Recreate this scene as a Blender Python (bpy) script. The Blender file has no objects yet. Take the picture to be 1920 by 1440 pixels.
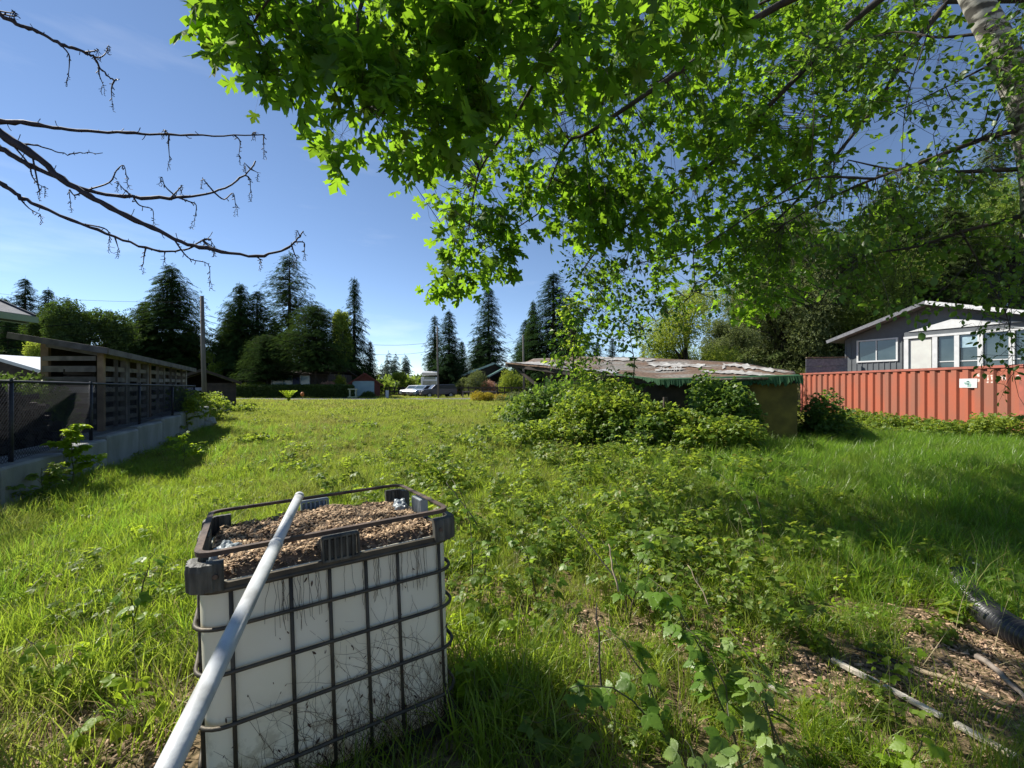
import bpy, math, random
import numpy as np
from mathutils import Vector, Matrix
random.seed(7); rng = np.random.default_rng(7)
C = bpy.context.scene.collection
PI = math.pi

# ------------------------------------------------------------------ camera, sky, sun, exposure
EYE, F, CX, CY = 1.87, 820.0, 960.0, 722.0
scn = bpy.context.scene
cam_d = bpy.data.cameras.new('camera'); cam = bpy.data.objects.new('camera', cam_d); C.objects.link(cam)
cam.location = (0, 0, EYE); cam.rotation_euler = (PI/2, 0, 0)
cam_d.sensor_width = 36; cam_d.lens = F/1920*36; cam_d.shift_y = 2/1920
cam_d.clip_start = 0.05; cam_d.clip_end = 3000
scn.camera = cam
SUN_AZ, SUN_EL = -64.0, 42.0            # azimuth from +Y, negative = to the left
world = bpy.data.worlds.new('World'); scn.world = world; world.use_nodes = True
wn = world.node_tree.nodes; wl = world.node_tree.links; wn.clear()
sky = wn.new('ShaderNodeTexSky'); sky.sky_type = 'NISHITA'; sky.sun_disc = False
sky.sun_elevation = math.radians(SUN_EL); sky.sun_rotation = math.radians(SUN_AZ)
sky.air_density = 1.0; sky.dust_density = 0.0; sky.ozone_density = 1.7; sky.altitude = 3200
bg = wn.new('ShaderNodeBackground'); bg.inputs[1].default_value = 0.090
wo = wn.new('ShaderNodeOutputWorld')
tcw = wn.new('ShaderNodeTexCoord'); mpw = wn.new('ShaderNodeMapping'); mpw.inputs['Scale'].default_value = (2.2, 2.2, 11); mpw.inputs['Rotation'].default_value = (.15, .2, 0)
nzw = wn.new('ShaderNodeTexNoise'); nzw.inputs['Scale'].default_value = 1.6; nzw.inputs['Detail'].default_value = 7; nzw.inputs['Roughness'].default_value = .55
crw = wn.new('ShaderNodeMapRange'); crw.inputs['From Min'].default_value = .54; crw.inputs['From Max'].default_value = .82; crw.inputs['To Max'].default_value = .4
hsw = wn.new('ShaderNodeHueSaturation'); hsw.inputs['Saturation'].default_value = .6; hsw.inputs['Value'].default_value = 1.25; mxw = wn.new('ShaderNodeMixRGB')
wl.new(tcw.outputs['Generated'], mpw.inputs[0]); wl.new(mpw.outputs[0], nzw.inputs['Vector']); wl.new(nzw.outputs['Fac'], crw.inputs[0]); wl.new(crw.outputs[0], mxw.inputs[0])
wl.new(sky.outputs[0], hsw.inputs['Color']); wl.new(sky.outputs[0], mxw.inputs[1]); wl.new(hsw.outputs[0], mxw.inputs[2]); wl.new(mxw.outputs[0], bg.inputs[0]); wl.new(bg.outputs[0], wo.inputs[0])
sd = bpy.data.lights.new('sun', 'SUN'); sd.energy = 5.0; sd.angle = math.radians(0.55); sd.color = (1, .95, .86)
so = bpy.data.objects.new('sun', sd); C.objects.link(so)
az, el = math.radians(SUN_AZ), math.radians(SUN_EL)
sdir = Vector((math.sin(az)*math.cos(el), math.cos(az)*math.cos(el), math.sin(el)))
so.rotation_euler = sdir.to_track_quat('Z', 'Y').to_euler(); so.location = (-20, 20, 30)
vs = scn.view_settings; vs.view_transform = 'Standard'; vs.look = 'None'; vs.exposure = 0.85; vs.gamma = 1; vs.use_curve_mapping = False
cy = scn.cycles; cy.use_denoising = True; cy.max_bounces = 6; cy.diffuse_bounces = 4; cy.glossy_bounces = 2
cy.transmission_bounces = 5; cy.transparent_max_bounces = 4; cy.sample_clamp_indirect = 6

def U(px, py, d):
    return Vector(((px-CX)/F*d, d, EYE-(py-CY)/F*d))

# ------------------------------------------------------------------ ground height
def S(t):
    t = np.clip(t, 0, 1); return t*t*(3-2*t)
def vnoise(x, y, s, seed=0):
    x = np.asarray(x, float)/s; y = np.asarray(y, float)/s
    xi = np.floor(x); yi = np.floor(y); fx = S(x-xi); fy = S(y-yi)
    def h(a, b):
        v = np.sin(a*127.1+b*311.7+seed*74.7)*43758.5453
        return v-np.floor(v)
    return (h(xi, yi)*(1-fx)+h(xi+1, yi)*fx)*(1-fy)+(h(xi, yi+1)*(1-fx)+h(xi+1, yi+1)*fx)*fy
def wall_x(y): return -4.70-0.40*y
def gz(x, y):
    x = np.asarray(x, float); y = np.asarray(y, float)
    z = .45*S((y-5)/16)*(1-S((x-1)/10)*(1-S((y-25)/12)))
    amp = 1-S((y-30)/6)
    z = z+amp*(.07*(vnoise(x, y, 1.9)-.5)+.05*(vnoise(x, y, .6, 3)-.5))
    left = S((wall_x(y)-.12-x)/.3)*(1-S((y-15.5)/5))
    z = z+left*(.62+.0*y)
    z = z+2.35*S((x-20.95)/.8)*(1-S((y-36)/8))
    return z
def gzf(x, y): return float(gz(x, y))

# ------------------------------------------------------------------ materials
MATS = {}
def nt_new(name):
    m = bpy.data.materials.new(name); m.use_nodes = True
    n = m.node_tree.nodes; n.clear(); o = n.new('ShaderNodeOutputMaterial')
    return m, n, m.node_tree.links, o
def rgb(c): return (c[0], c[1], c[2], 1)
def mat(name, col, rough=.7, col2=None, scale=6, metal=0, bump=0, bscale=40, spec=.4, stretch=(1, 1, 1), detail=5, lo=.35, hi=.65, isl=0):
    """surface with two colours mixed by noise, optional bump, optional variation per loose piece"""
    if name in MATS: return MATS[name]
    m, n, l, o = nt_new(name)
    b = n.new('ShaderNodeBsdfPrincipled'); b.inputs['Roughness'].default_value = rough; b.inputs['Metallic'].default_value = metal
    b.inputs['Specular IOR Level'].default_value = spec
    tc = n.new('ShaderNodeTexCoord'); mp = n.new('ShaderNodeMapping'); mp.inputs['Scale'].default_value = stretch
    l.new(tc.outputs['Object'], mp.inputs['Vector'])
    nz = n.new('ShaderNodeTexNoise'); nz.inputs['Scale'].default_value = scale; nz.inputs['Detail'].default_value = detail
    l.new(mp.outputs[0], nz.inputs['Vector'])
    cr = n.new('ShaderNodeValToRGB'); cr.color_ramp.elements[0].position = lo; cr.color_ramp.elements[1].position = hi
    cr.color_ramp.elements[0].color = rgb(col); cr.color_ramp.elements[1].color = rgb(col2 or [c*.7 for c in col])
    l.new(nz.outputs['Fac'], cr.inputs[0])
    out = cr.outputs[0]
    if isl:
        g = n.new('ShaderNodeNewGeometry'); oi = n.new('ShaderNodeObjectInfo')
        ad = n.new('ShaderNodeMath'); ad.operation = 'ADD'; l.new(g.outputs['Random Per Island'], ad.inputs[0]); l.new(oi.outputs['Random'], ad.inputs[1])
        fr = n.new('ShaderNodeMath'); fr.operation = 'FRACT'; l.new(ad.outputs[0], fr.inputs[0])
        mr = n.new('ShaderNodeMapRange'); mr.inputs['To Min'].default_value = 1-isl; mr.inputs['To Max'].default_value = 1+isl
        l.new(fr.outputs[0], mr.inputs[0])
        hs = n.new('ShaderNodeHueSaturation'); l.new(out, hs.inputs['Color']); l.new(mr.outputs[0], hs.inputs['Value']); out = hs.outputs[0]
    l.new(out, b.inputs['Base Color'])
    if bump:
        n2 = n.new('ShaderNodeTexNoise'); n2.inputs['Scale'].default_value = bscale; n2.inputs['Detail'].default_value = 6
        l.new(mp.outputs[0], n2.inputs['Vector'])
        bp = n.new('ShaderNodeBump'); bp.inputs['Strength'].default_value = bump; bp.inputs['Distance'].default_value = .02
        l.new(n2.outputs['Fac'], bp.inputs['Height']); l.new(bp.outputs[0], b.inputs['Normal'])
    l.new(b.outputs[0], o.inputs[0]); MATS[name] = m
    return m
def leafmat(name, a, b_, trans, tfac=.45, rough=.45, c3=None, c3f=0.0, patch=0, pcol=(.2, .17, .07), plo=.52, phi=.7, spec=.22):
    """thin leaf: reflecting front plus light passing through; colour varies per leaf, optionally in broad patches over the ground"""
    if name in MATS: return MATS[name]
    m, n, l, o = nt_new(name)
    g = n.new('ShaderNodeNewGeometry'); oi = n.new('ShaderNodeObjectInfo')
    ad = n.new('ShaderNodeMath'); l.new(g.outputs['Random Per Island'], ad.inputs[0]); l.new(oi.outputs['Random'], ad.inputs[1])
    fr = n.new('ShaderNodeMath'); fr.operation = 'FRACT'; l.new(ad.outputs[0], fr.inputs[0])
    def ramp(c1, c2):
        r = n.new('ShaderNodeValToRGB'); r.color_ramp.elements[0].color = rgb(c1); r.color_ramp.elements[1].color = rgb(c2)
        if c3f > 0:
            r.color_ramp.elements[1].position = 1-c3f-.02
            e = r.color_ramp.elements.new(1-c3f); e.color = rgb(c3)
        l.new(fr.outputs[0], r.inputs[0]); return r.outputs[0]
    dc = ramp(a, b_); t1 = ramp([c*.8 for c in trans], [min(1, c*1.25) for c in trans])
    if patch:
        nz = n.new('ShaderNodeTexNoise'); nz.inputs['Scale'].default_value = patch; nz.inputs['Detail'].default_value = 4
        l.new(g.outputs['Position'], nz.inputs['Vector'])
        mr = n.new('ShaderNodeMapRange'); mr.inputs['From Min'].default_value = plo; mr.inputs['From Max'].default_value = phi; l.new(nz.outputs['Fac'], mr.inputs[0])
        for k in range(2):
            mx = n.new('ShaderNodeMixRGB'); l.new(mr.outputs[0], mx.inputs[0]); mx.inputs[2].default_value = rgb(pcol if k == 0 else [min(1, c*1.6) for c in pcol])
            if k == 0: l.new(dc, mx.inputs[1]); dc = mx.outputs[0]
            else: l.new(t1, mx.inputs[1]); t1 = mx.outputs[0]
    df = n.new('ShaderNodeBsdfDiffuse'); l.new(dc, df.inputs[0]); gs = n.new('ShaderNodeBsdfGlossy'); gs.inputs['Roughness'].default_value = rough; gs.inputs[0].default_value = (1, 1, .92, 1)
    p = n.new('ShaderNodeMixShader'); p.inputs[0].default_value = spec*.17; l.new(df.outputs[0], p.inputs[1]); l.new(gs.outputs[0], p.inputs[2])
    t = n.new('ShaderNodeBsdfTranslucent'); l.new(t1, t.inputs[0])
    mx = n.new('ShaderNodeMixShader'); mx.inputs[0].default_value = tfac
    l.new(p.outputs[0], mx.inputs[1]); l.new(t.outputs[0], mx.inputs[2]); l.new(mx.outputs[0], o.inputs[0])
    MATS[name] = m; return m

M_grass = leafmat('grass_blade', (.09, .16, .012), (.17, .24, .022), (.42, .56, .045), .5, .4, (.30, .26, .10), .07, patch=.35, pcol=(.21, .22, .05), plo=.5, phi=.72)
M_grass_far = leafmat('short_grass', (.11, .17, .014), (.18, .22, .026), (.44, .54, .06), .45, .5, (.30, .25, .10), .08, patch=.22, pcol=(.25, .22, .07), plo=.48, phi=.75)
M_grass_dry = leafmat('dry_grass', (.30, .24, .12), (.42, .35, .2), (.45, .35, .15), .3, .6)
M_lush = leafmat('lush_grass', (.06, .14, .012), (.11, .2, .018), (.33, .55, .05), .5, .35, (.28, .27, .1), .05, patch=.7, pcol=(.15, .21, .03), plo=.5, phi=.75)
M_maple = leafmat('maple_leaf', (.024, .08, .008), (.055, .125, .012), (.29, .51, .025), .5, .5, (.10, .17, .015), .12, spec=.15)
M_birch = leafmat('birch_leaf', (.025, .075, .012), (.06, .125, .02), (.22, .38, .03), .45, .4)
M_bramble = leafmat('bramble_leaf', (.06, .12, .015), (.15, .22, .03), (.40, .52, .05), .45, .45, (.2, .2, .03), .08)
M_bramble_dark = leafmat('thicket_leaf', (.045, .10, .018), (.11, .18, .035), (.28, .42, .05), .35, .4)
M_young = leafmat('young_leaf', (.12, .22, .012), (.2, .3, .02), (.5, .65, .04), .5, .45)
M_yellow = leafmat('yellow_leaf', (.3, .26, .01), (.4, .3, .02), (.5, .4, .03), .4, .5)
M_needle = leafmat('needle_spray', (.014, .036, .014), (.032, .062, .02), (.04, .09, .02), .25, .9, spec=.03)
M_needle2 = leafmat('cedar_spray', (.02, .045, .012), (.045, .08, .018), (.07, .12, .02), .28, .9, spec=.03)
M_needle_far = leafmat('haze_tinted_needles', (.03, .055, .04), (.05, .08, .05), (.04, .08, .04), .2, .7)  # blue haze of distance mixed into the needle colour
M_decid = leafmat('broad_leaf', (.055, .11, .015), (.13, .19, .028), (.30, .42, .05), .4, .5)
M_decid_y = leafmat('pale_leaf', (.10, .16, .02), (.2, .26, .03), (.4, .48, .05), .45, .5)
M_decid_g = leafmat('dull_leaf', (.06, .09, .028), (.14, .165, .055), (.26, .32, .08), .3, .6)
M_hedge = leafmat('hedge_leaf', (.03, .06, .012), (.08, .12, .02), (.12, .2, .03), .3, .5)
M_bark = mat('bark', (.06, .05, .04), .9, (.03, .026, .022), 9, bump=.5, stretch=(1, 1, .2))
M_twig = mat('twig', (.05, .04, .035), .8, (.03, .025, .022), 20)
M_bare = mat('bare_twig', (.03, .022, .03), .7, (.015, .012, .018), 12)
M_stem = mat('bramble_stem', (.10, .07, .04), .6, (.05, .09, .02), 8)
M_dry = mat('dry_stem', (.38, .30, .2), .8, (.22, .17, .1), 12)
M_rust = mat('rusty_steel', (.13, .09, .065), .75, (.055, .042, .035), 14, metal=.3, bump=.3)
M_galv = mat('old_cage_steel', (.10, .085, .06), .6, (.05, .045, .035), 9, metal=.45, bump=.15)
M_plast = mat('grey_black_plastic', (.045, .045, .038), .6, (.15, .145, .115), 9, bump=.3, stretch=(2, 2, .5), lo=.42, hi=.75)
M_plastg = mat('pale_grey_plastic', (.30, .34, .35), .4, (.18, .2, .2), 9)
M_pvc = mat('grey_conduit', (.47, .49, .49), .45, (.27, .27, .25), 9, spec=.4, stretch=(1, 1, .35), detail=9, lo=.48, hi=.74, bump=.1)
M_blackp = mat('black_corrugated', (.018, .018, .02), .35, (.03, .03, .033), 8, spec=.5)
M_conc = mat('concrete', (.30, .31, .31), .9, (.17, .18, .17), 2.0, bump=.4, stretch=(1.3, 1.3, .6), lo=.3, hi=.75)
M_grey_wood = mat('weathered_wood', (.24, .2, .165), .85, (.13, .105, .09), 5, bump=.3, isl=.25)
M_slat = mat('slat_wood', (.22, .2, .19), .85, (.12, .11, .105), 5, bump=.2, isl=.35)
M_brown_wood = mat('brown_post_wood', (.3, .21, .14), .8, (.16, .11, .075), 4, bump=.2, isl=.2)
M_white_wood = mat('old_white_board', (.62, .58, .5), .8, (.4, .34, .26), 7, bump=.3)
M_log = mat('split_log', (.05, .038, .03), .95, (.018, .015, .013), 6, bump=.4, isl=.4)
M_fence = mat('fence_black', (.02, .022, .03), .5, (.035, .035, .045), 20, metal=.3)
M_rock = mat('dark_rock', (.09, .085, .09), .9, (.2, .19, .18), 3, bump=.6, bscale=8)
M_asph = mat('asphalt', (.17, .165, .16), .95, (.12, .118, .115), 3)
M_grav = mat('gravel_drive', (.36, .33, .28), .95, (.25, .22, .18), 2)
M_contr = mat('container_paint', (.36, .09, .045), .65, (.25, .095, .06), 1.1, bump=.1, stretch=(1, 1, .4))
M_contrd = mat('container_rail', (.36, .10, .07), .6, (.22, .08, .055), 3)
M_white = mat('white_paint', (.60, .61, .61), .55, (.52, .53, .53), 4)
M_sidegrey = mat('grey_siding', (.105, .118, .128), .7, (.09, .10, .11), 3)
M_roofgrey = mat('grey_shingle', (.2, .205, .22), .9, (.13, .135, .15), 8, bump=.3)
M_carglass = mat('car_glass', (.02, .025, .03), .35, (.03, .035, .04), 2, spec=.25)
M_glass = mat('window_glass', (.03, .05, .06), .06, (.05, .075, .085), 1.2, spec=.9)
M_blind = mat('pale_door', (.55, .56, .52), .6, (.5, .5, .47), 3)
M_ply = mat('yellow_plywood', (.22, .165, .04), .85, (.10, .08, .025), 2.5, bump=.15)
M_tarp = mat('green_tarp', (.012, .065, .025), .8, (.035, .10, .035), 4, bump=.3)
M_darkwood = mat('dark_wood', (.06, .045, .035), .85, (.035, .028, .022), 4)
M_redwood = mat('red_brown_siding', (.16, .045, .03), .8, (.11, .035, .025), 3)
M_gardoor = mat('blue_grey_door', (.30, .42, .45), .6, (.26, .37, .4), 2)
M_greenroof = mat('green_metal_roof', (.09, .2, .18), .4, (.11, .24, .21), 2, metal=.2)
M_palegreen = mat('pale_green_soffit', (.30, .38, .26), .7, (.26, .33, .22), 2)
M_gutter = mat('dark_gutter', (.03, .04, .05), .5)
M_carw = mat('white_car_paint', (.7, .7, .7), .25, (.66, .66, .67), 2, spec=.6)
M_carb = mat('silver_blue_paint', (.3, .36, .45), .25, (.27, .33, .42), 2, metal=.4, spec=.6)
M_card = mat('dark_grey_paint', (.05, .055, .07), .25, (.045, .05, .065), 2, metal=.3, spec=.6)
M_tyre = mat('tyre', (.015, .015, .015), .9); M_rim = mat('wheel_rim', (.4, .4, .42), .4, metal=.7)
M_lamp = mat('lamp_lens', (.7, .7, .65), .2); M_red = mat('red_lens', (.4, .02, .02), .3)
M_blue = mat('blue_tarp', (.02, .04, .3), .6, (.015, .03, .2), 3)
M_orange = mat('orange_paint', (.6, .2, .05), .6)
M_cream = mat('cream_paint', (.5, .52, .33), .6)
M_polew = mat('pole_wood', (.14, .13, .115), .9, (.08, .075, .07), 6, bump=.3, stretch=(1, 1, .1))
M_cable = mat('cable', (.012, .012, .015), .95, spec=.05)
M_whiteroof = mat('white_metal_roof', (.75, .77, .78), .4, (.68, .7, .72), 2)
M_chip = mat('wood_chip', (.42, .30, .2), .9, (.2, .12, .075), 30, isl=.55)

# ground: soil, dead thatch and moss in patches
def ground_mat():
    m, n, l, o = nt_new('ground_soil'); b = n.new('ShaderNodeBsdfPrincipled'); b.inputs['Roughness'].default_value = .95; b.inputs['Specular IOR Level'].default_value = .1
    g = n.new('ShaderNodeNewGeometry')
    n1 = n.new('ShaderNodeTexNoise'); n1.inputs['Scale'].default_value = .8; n1.inputs['Detail'].default_value = 8; l.new(g.outputs['Position'], n1.inputs['Vector'])
    n2 = n.new('ShaderNodeTexNoise'); n2.inputs['Scale'].default_value = 28; n2.inputs['Detail'].default_value = 6; l.new(g.outputs['Position'], n2.inputs['Vector'])
    r1 = n.new('ShaderNodeValToRGB'); e = r1.color_ramp.elements; e[0].position = .35; e[0].color = (.07, .09, .02, 1); e[1].position = .7; e[1].color = (.2, .15, .085, 1)
    r2 = n.new('ShaderNodeValToRGB'); e = r2.color_ramp.elements; e[0].position = .35; e[0].color = (.05, .035, .022, 1); e[1].position = .65; e[1].color = (.30, .21, .13, 1)
    l.new(n1.outputs['Fac'], r1.inputs[0]); l.new(n2.outputs['Fac'], r2.inputs[0])
    sx = n.new('ShaderNodeSeparateXYZ'); l.new(g.outputs['Position'], sx.inputs[0])
    mr = n.new('ShaderNodeMapRange'); mr.inputs['From Min'].default_value = 4; mr.inputs['From Max'].default_value = 14; mr.inputs['To Min'].default_value = .75; mr.inputs['To Max'].default_value = .2
    l.new(sx.outputs['Y'], mr.inputs[0])
    mx = n.new('ShaderNodeMixRGB'); l.new(mr.outputs[0], mx.inputs[0]); l.new(r1.outputs[0], mx.inputs[1]); l.new(r2.outputs[0], mx.inputs[2])
    l.new(mx.outputs[0], b.inputs['Base Color'])
    bp = n.new('ShaderNodeBump'); bp.inputs['Strength'].default_value = .8; bp.inputs['Distance'].default_value = .03; l.new(n2.outputs['Fac'], bp.inputs['Height']); l.new(bp.outputs[0], b.inputs['Normal'])
    l.new(b.outputs[0], o.inputs[0]); return m
M_ground = ground_mat()
def tank_mat():
    m, n, l, o = nt_new('tank_plastic'); b = n.new('ShaderNodeBsdfPrincipled'); b.inputs['Roughness'].default_value = .45
    tc = n.new('ShaderNodeTexCoord')
    n1 = n.new('ShaderNodeTexNoise'); n1.inputs['Scale'].default_value = 3; n1.inputs['Detail'].default_value = 7; l.new(tc.outputs['Object'], n1.inputs['Vector'])
    r = n.new('ShaderNodeValToRGB'); e = r.color_ramp.elements; e[0].position = .3; e[0].color = (.88, .85, .70, 1); e[1].position = .8; e[1].color = (.80, .76, .58, 1)
    l.new(n1.outputs['Fac'], r.inputs[0])
    # algae and splashed soil near the foot
    sx = n.new('ShaderNodeSeparateXYZ'); l.new(tc.outputs['Object'], sx.inputs[0])
    mr = n.new('ShaderNodeMapRange'); mr.inputs['From Min'].default_value = -.62; mr.inputs['From Max'].default_value = -1.12; l.new(sx.outputs['Z'], mr.inputs[0])
    n2 = n.new('ShaderNodeTexNoise'); n2.inputs['Scale'].default_value = 11; n2.inputs['Detail'].default_value = 9; n2.inputs['Roughness'].default_value = .7; l.new(tc.outputs['Object'], n2.inputs['Vector'])
    r2 = n.new('ShaderNodeValToRGB'); e = r2.color_ramp.elements; e[0].position = .5; e[0].color = (0, 0, 0, 1); e[1].position = .62; e[1].color = (1, 1, 1, 1); l.new(n2.outputs['Fac'], r2.inputs[0])
    mu = n.new('ShaderNodeMath'); mu.operation = 'MULTIPLY'; l.new(mr.outputs[0], mu.inputs[0]); l.new(r2.outputs[0], mu.inputs[1])
    mx = n.new('ShaderNodeMixRGB'); l.new(mu.outputs[0], mx.inputs[0]); l.new(r.outputs[0], mx.inputs[1]); mx.inputs[2].default_value = (.17, .14, .08, 1)
    l.new(mx.outputs[0], b.inputs['Base Color'])
    t = n.new('ShaderNodeBsdfTranslucent'); t.inputs[0].default_value = (.8, .78, .66, 1)
    ms = n.new('ShaderNodeMixShader'); ms.inputs[0].default_value = .25; l.new(b.outputs[0], ms.inputs[1]); l.new(t.outputs[0], ms.inputs[2]); l.new(ms.outputs[0], o.inputs[0])
    return m
M_tank = tank_mat()
def roofmat():
    m, n, l, o = nt_new('mossy_roofing'); b = n.new('ShaderNodeBsdfPrincipled'); b.inputs['Roughness'].default_value = .9
    tc = n.new('ShaderNodeTexCoord')
    n1 = n.new('ShaderNodeTexNoise'); n1.inputs['Scale'].default_value = .55; n1.inputs['Detail'].default_value = 9; l.new(tc.outputs['Object'], n1.inputs['Vector'])
    n2 = n.new('ShaderNodeTexNoise'); n2.inputs['Scale'].default_value = 9; n2.inputs['Detail'].default_value = 6; l.new(tc.outputs['Object'], n2.inputs['Vector'])
    r = n.new('ShaderNodeValToRGB'); e = r.color_ramp.elements; e[0].position = .42; e[0].color = (.155, .09, .05, 1); e[1].position = .62; e[1].color = (.22, .205, .18, 1)
    l.new(n1.outputs['Fac'], r.inputs[0])
    r2 = n.new('ShaderNodeValToRGB'); e = r2.color_ramp.elements; e[0].position = .35; e[0].color = (.35, .35, .35, 1); e[1].position = .7; e[1].color = (1.3, 1.3, 1.3, 1); l.new(n2.outputs['Fac'], r2.inputs[0])
    mx = n.new('ShaderNodeMixRGB'); mx.blend_type = 'MULTIPLY'; mx.inputs[0].default_value = 1; l.new(r.outputs[0], mx.inputs[1]); l.new(r2.outputs[0], mx.inputs[2])
    l.new(mx.outputs[0], b.inputs['Base Color']); l.new(b.outputs[0], o.inputs[0]); return m
M_moss = roofmat()
def birchmat():
    m, n, l, o = nt_new('birch_bark'); b = n.new('ShaderNodeBsdfPrincipled'); b.inputs['Roughness'].default_value = .8
    tc = n.new('ShaderNodeTexCoord'); mp = n.new('ShaderNodeMapping'); mp.inputs['Scale'].default_value = (2, 2, 7); l.new(tc.outputs['Object'], mp.inputs[0])
    n1 = n.new('ShaderNodeTexNoise'); n1.inputs['Scale'].default_value = 2.4; n1.inputs['Detail'].default_value = 8; l.new(mp.outputs[0], n1.inputs['Vector'])
    r = n.new('ShaderNodeValToRGB'); e = r.color_ramp.elements; e[0].position = .44; e[0].color = (.06, .055, .045, 1); e[1].position = .56; e[1].color = (.42, .40, .35, 1)
    l.new(n1.outputs['Fac'], r.inputs[0]); l.new(r.outputs[0], b.inputs['Base Color'])
    bp = n.new('ShaderNodeBump'); bp.inputs['Strength'].default_value = .6; bp.inputs['Distance'].default_value = .02; l.new(n1.outputs['Fac'], bp.inputs['Height']); l.new(bp.outputs[0], b.inputs['Normal'])
    l.new(b.outputs[0], o.inputs[0]); return m
M_birchbark = birchmat()

# ------------------------------------------------------------------ mesh helpers
def mesh_arrays(name, V, Fs, smooth=False):
    """V (n,3); Fs (m,k) array of equal-sized faces or list of lists"""
    me = bpy.data.meshes.new(name)
    V = np.asarray(V, np.float32)
    if isinstance(Fs, np.ndarray):
        k = Fs.shape[1]; m = len(Fs)
        me.vertices.add(len(V)); me.vertices.foreach_set('co', V.ravel())
        me.loops.add(m*k); me.loops.foreach_set('vertex_index', Fs.astype(np.int32).ravel())
        me.polygons.add(m); me.polygons.foreach_set('loop_start', np.arange(0, m*k, k, dtype=np.int32))
        me.update(calc_edges=True)
    else:
        me.from_pydata(V.tolist(), [], Fs); me.update()
    if smooth: me.polygons.foreach_set('use_smooth', np.ones(len(me.polygons), bool))
    return me
def link(name, me, m, parent=None, loc=None, rot=None):
    o = bpy.data.objects.new(name, me); C.objects.link(o)
    if m is not None and me is not None and len(me.materials) == 0: me.materials.append(m)
    if parent: o.parent = parent
    if loc is not None: o.location = loc
    if rot is not None: o.rotation_euler = rot
    return o
def tag(o, label=None, cat=None, group=None, kind=None):
    if label: o['label'] = label
    if cat: o['category'] = cat
    if group: o['group'] = group
    if kind: o['kind'] = kind
    return o
def empty(name, loc=(0, 0, 0), rz=0, label=None, cat=None, group=None):
    o = bpy.data.objects.new(name, None); C.objects.link(o); o.location = loc; o.rotation_euler = (0, 0, rz); o.empty_display_size = .2
    return tag(o, label, cat, group)
def copy_tree(o, parent=None):
    kids = [c for c in bpy.data.objects if c.parent == o]
    c = o.copy(); C.objects.link(c); c.parent = parent
    for k in kids: copy_tree(k, c)
    return c
def xf(N, base, rot, scale):
    """bake N copies: base (n,3), rot (N,3,3), scale (N,)"""
    return np.einsum('nij,vj->nvi', rot, base)*scale[:, None, None]
def bake(tv, tf, pos, rot, scale):
    N = len(pos); V = xf(N, tv, rot, scale)+pos[:, None, :]
    Fc = tf[None, :, :]+(np.arange(N)*len(tv))[:, None, None]
    return V.reshape(-1, 3), Fc.reshape(-1, tf.shape[1])
def frames(fwd, up, roll=None):
    """rotation matrices with local +Y along fwd and +Z near up"""
    f = fwd/np.linalg.norm(fwd, axis=1, keepdims=True)
    r = np.cross(f, up); r /= np.linalg.norm(r, axis=1, keepdims=True)+1e-9
    u = np.cross(r, f)
    if roll is not None:
        c, s = np.cos(roll)[:, None], np.sin(roll)[:, None]
        r, u = r*c+u*s, u*c-r*s
    return np.stack([r, f, u], axis=2)
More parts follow.
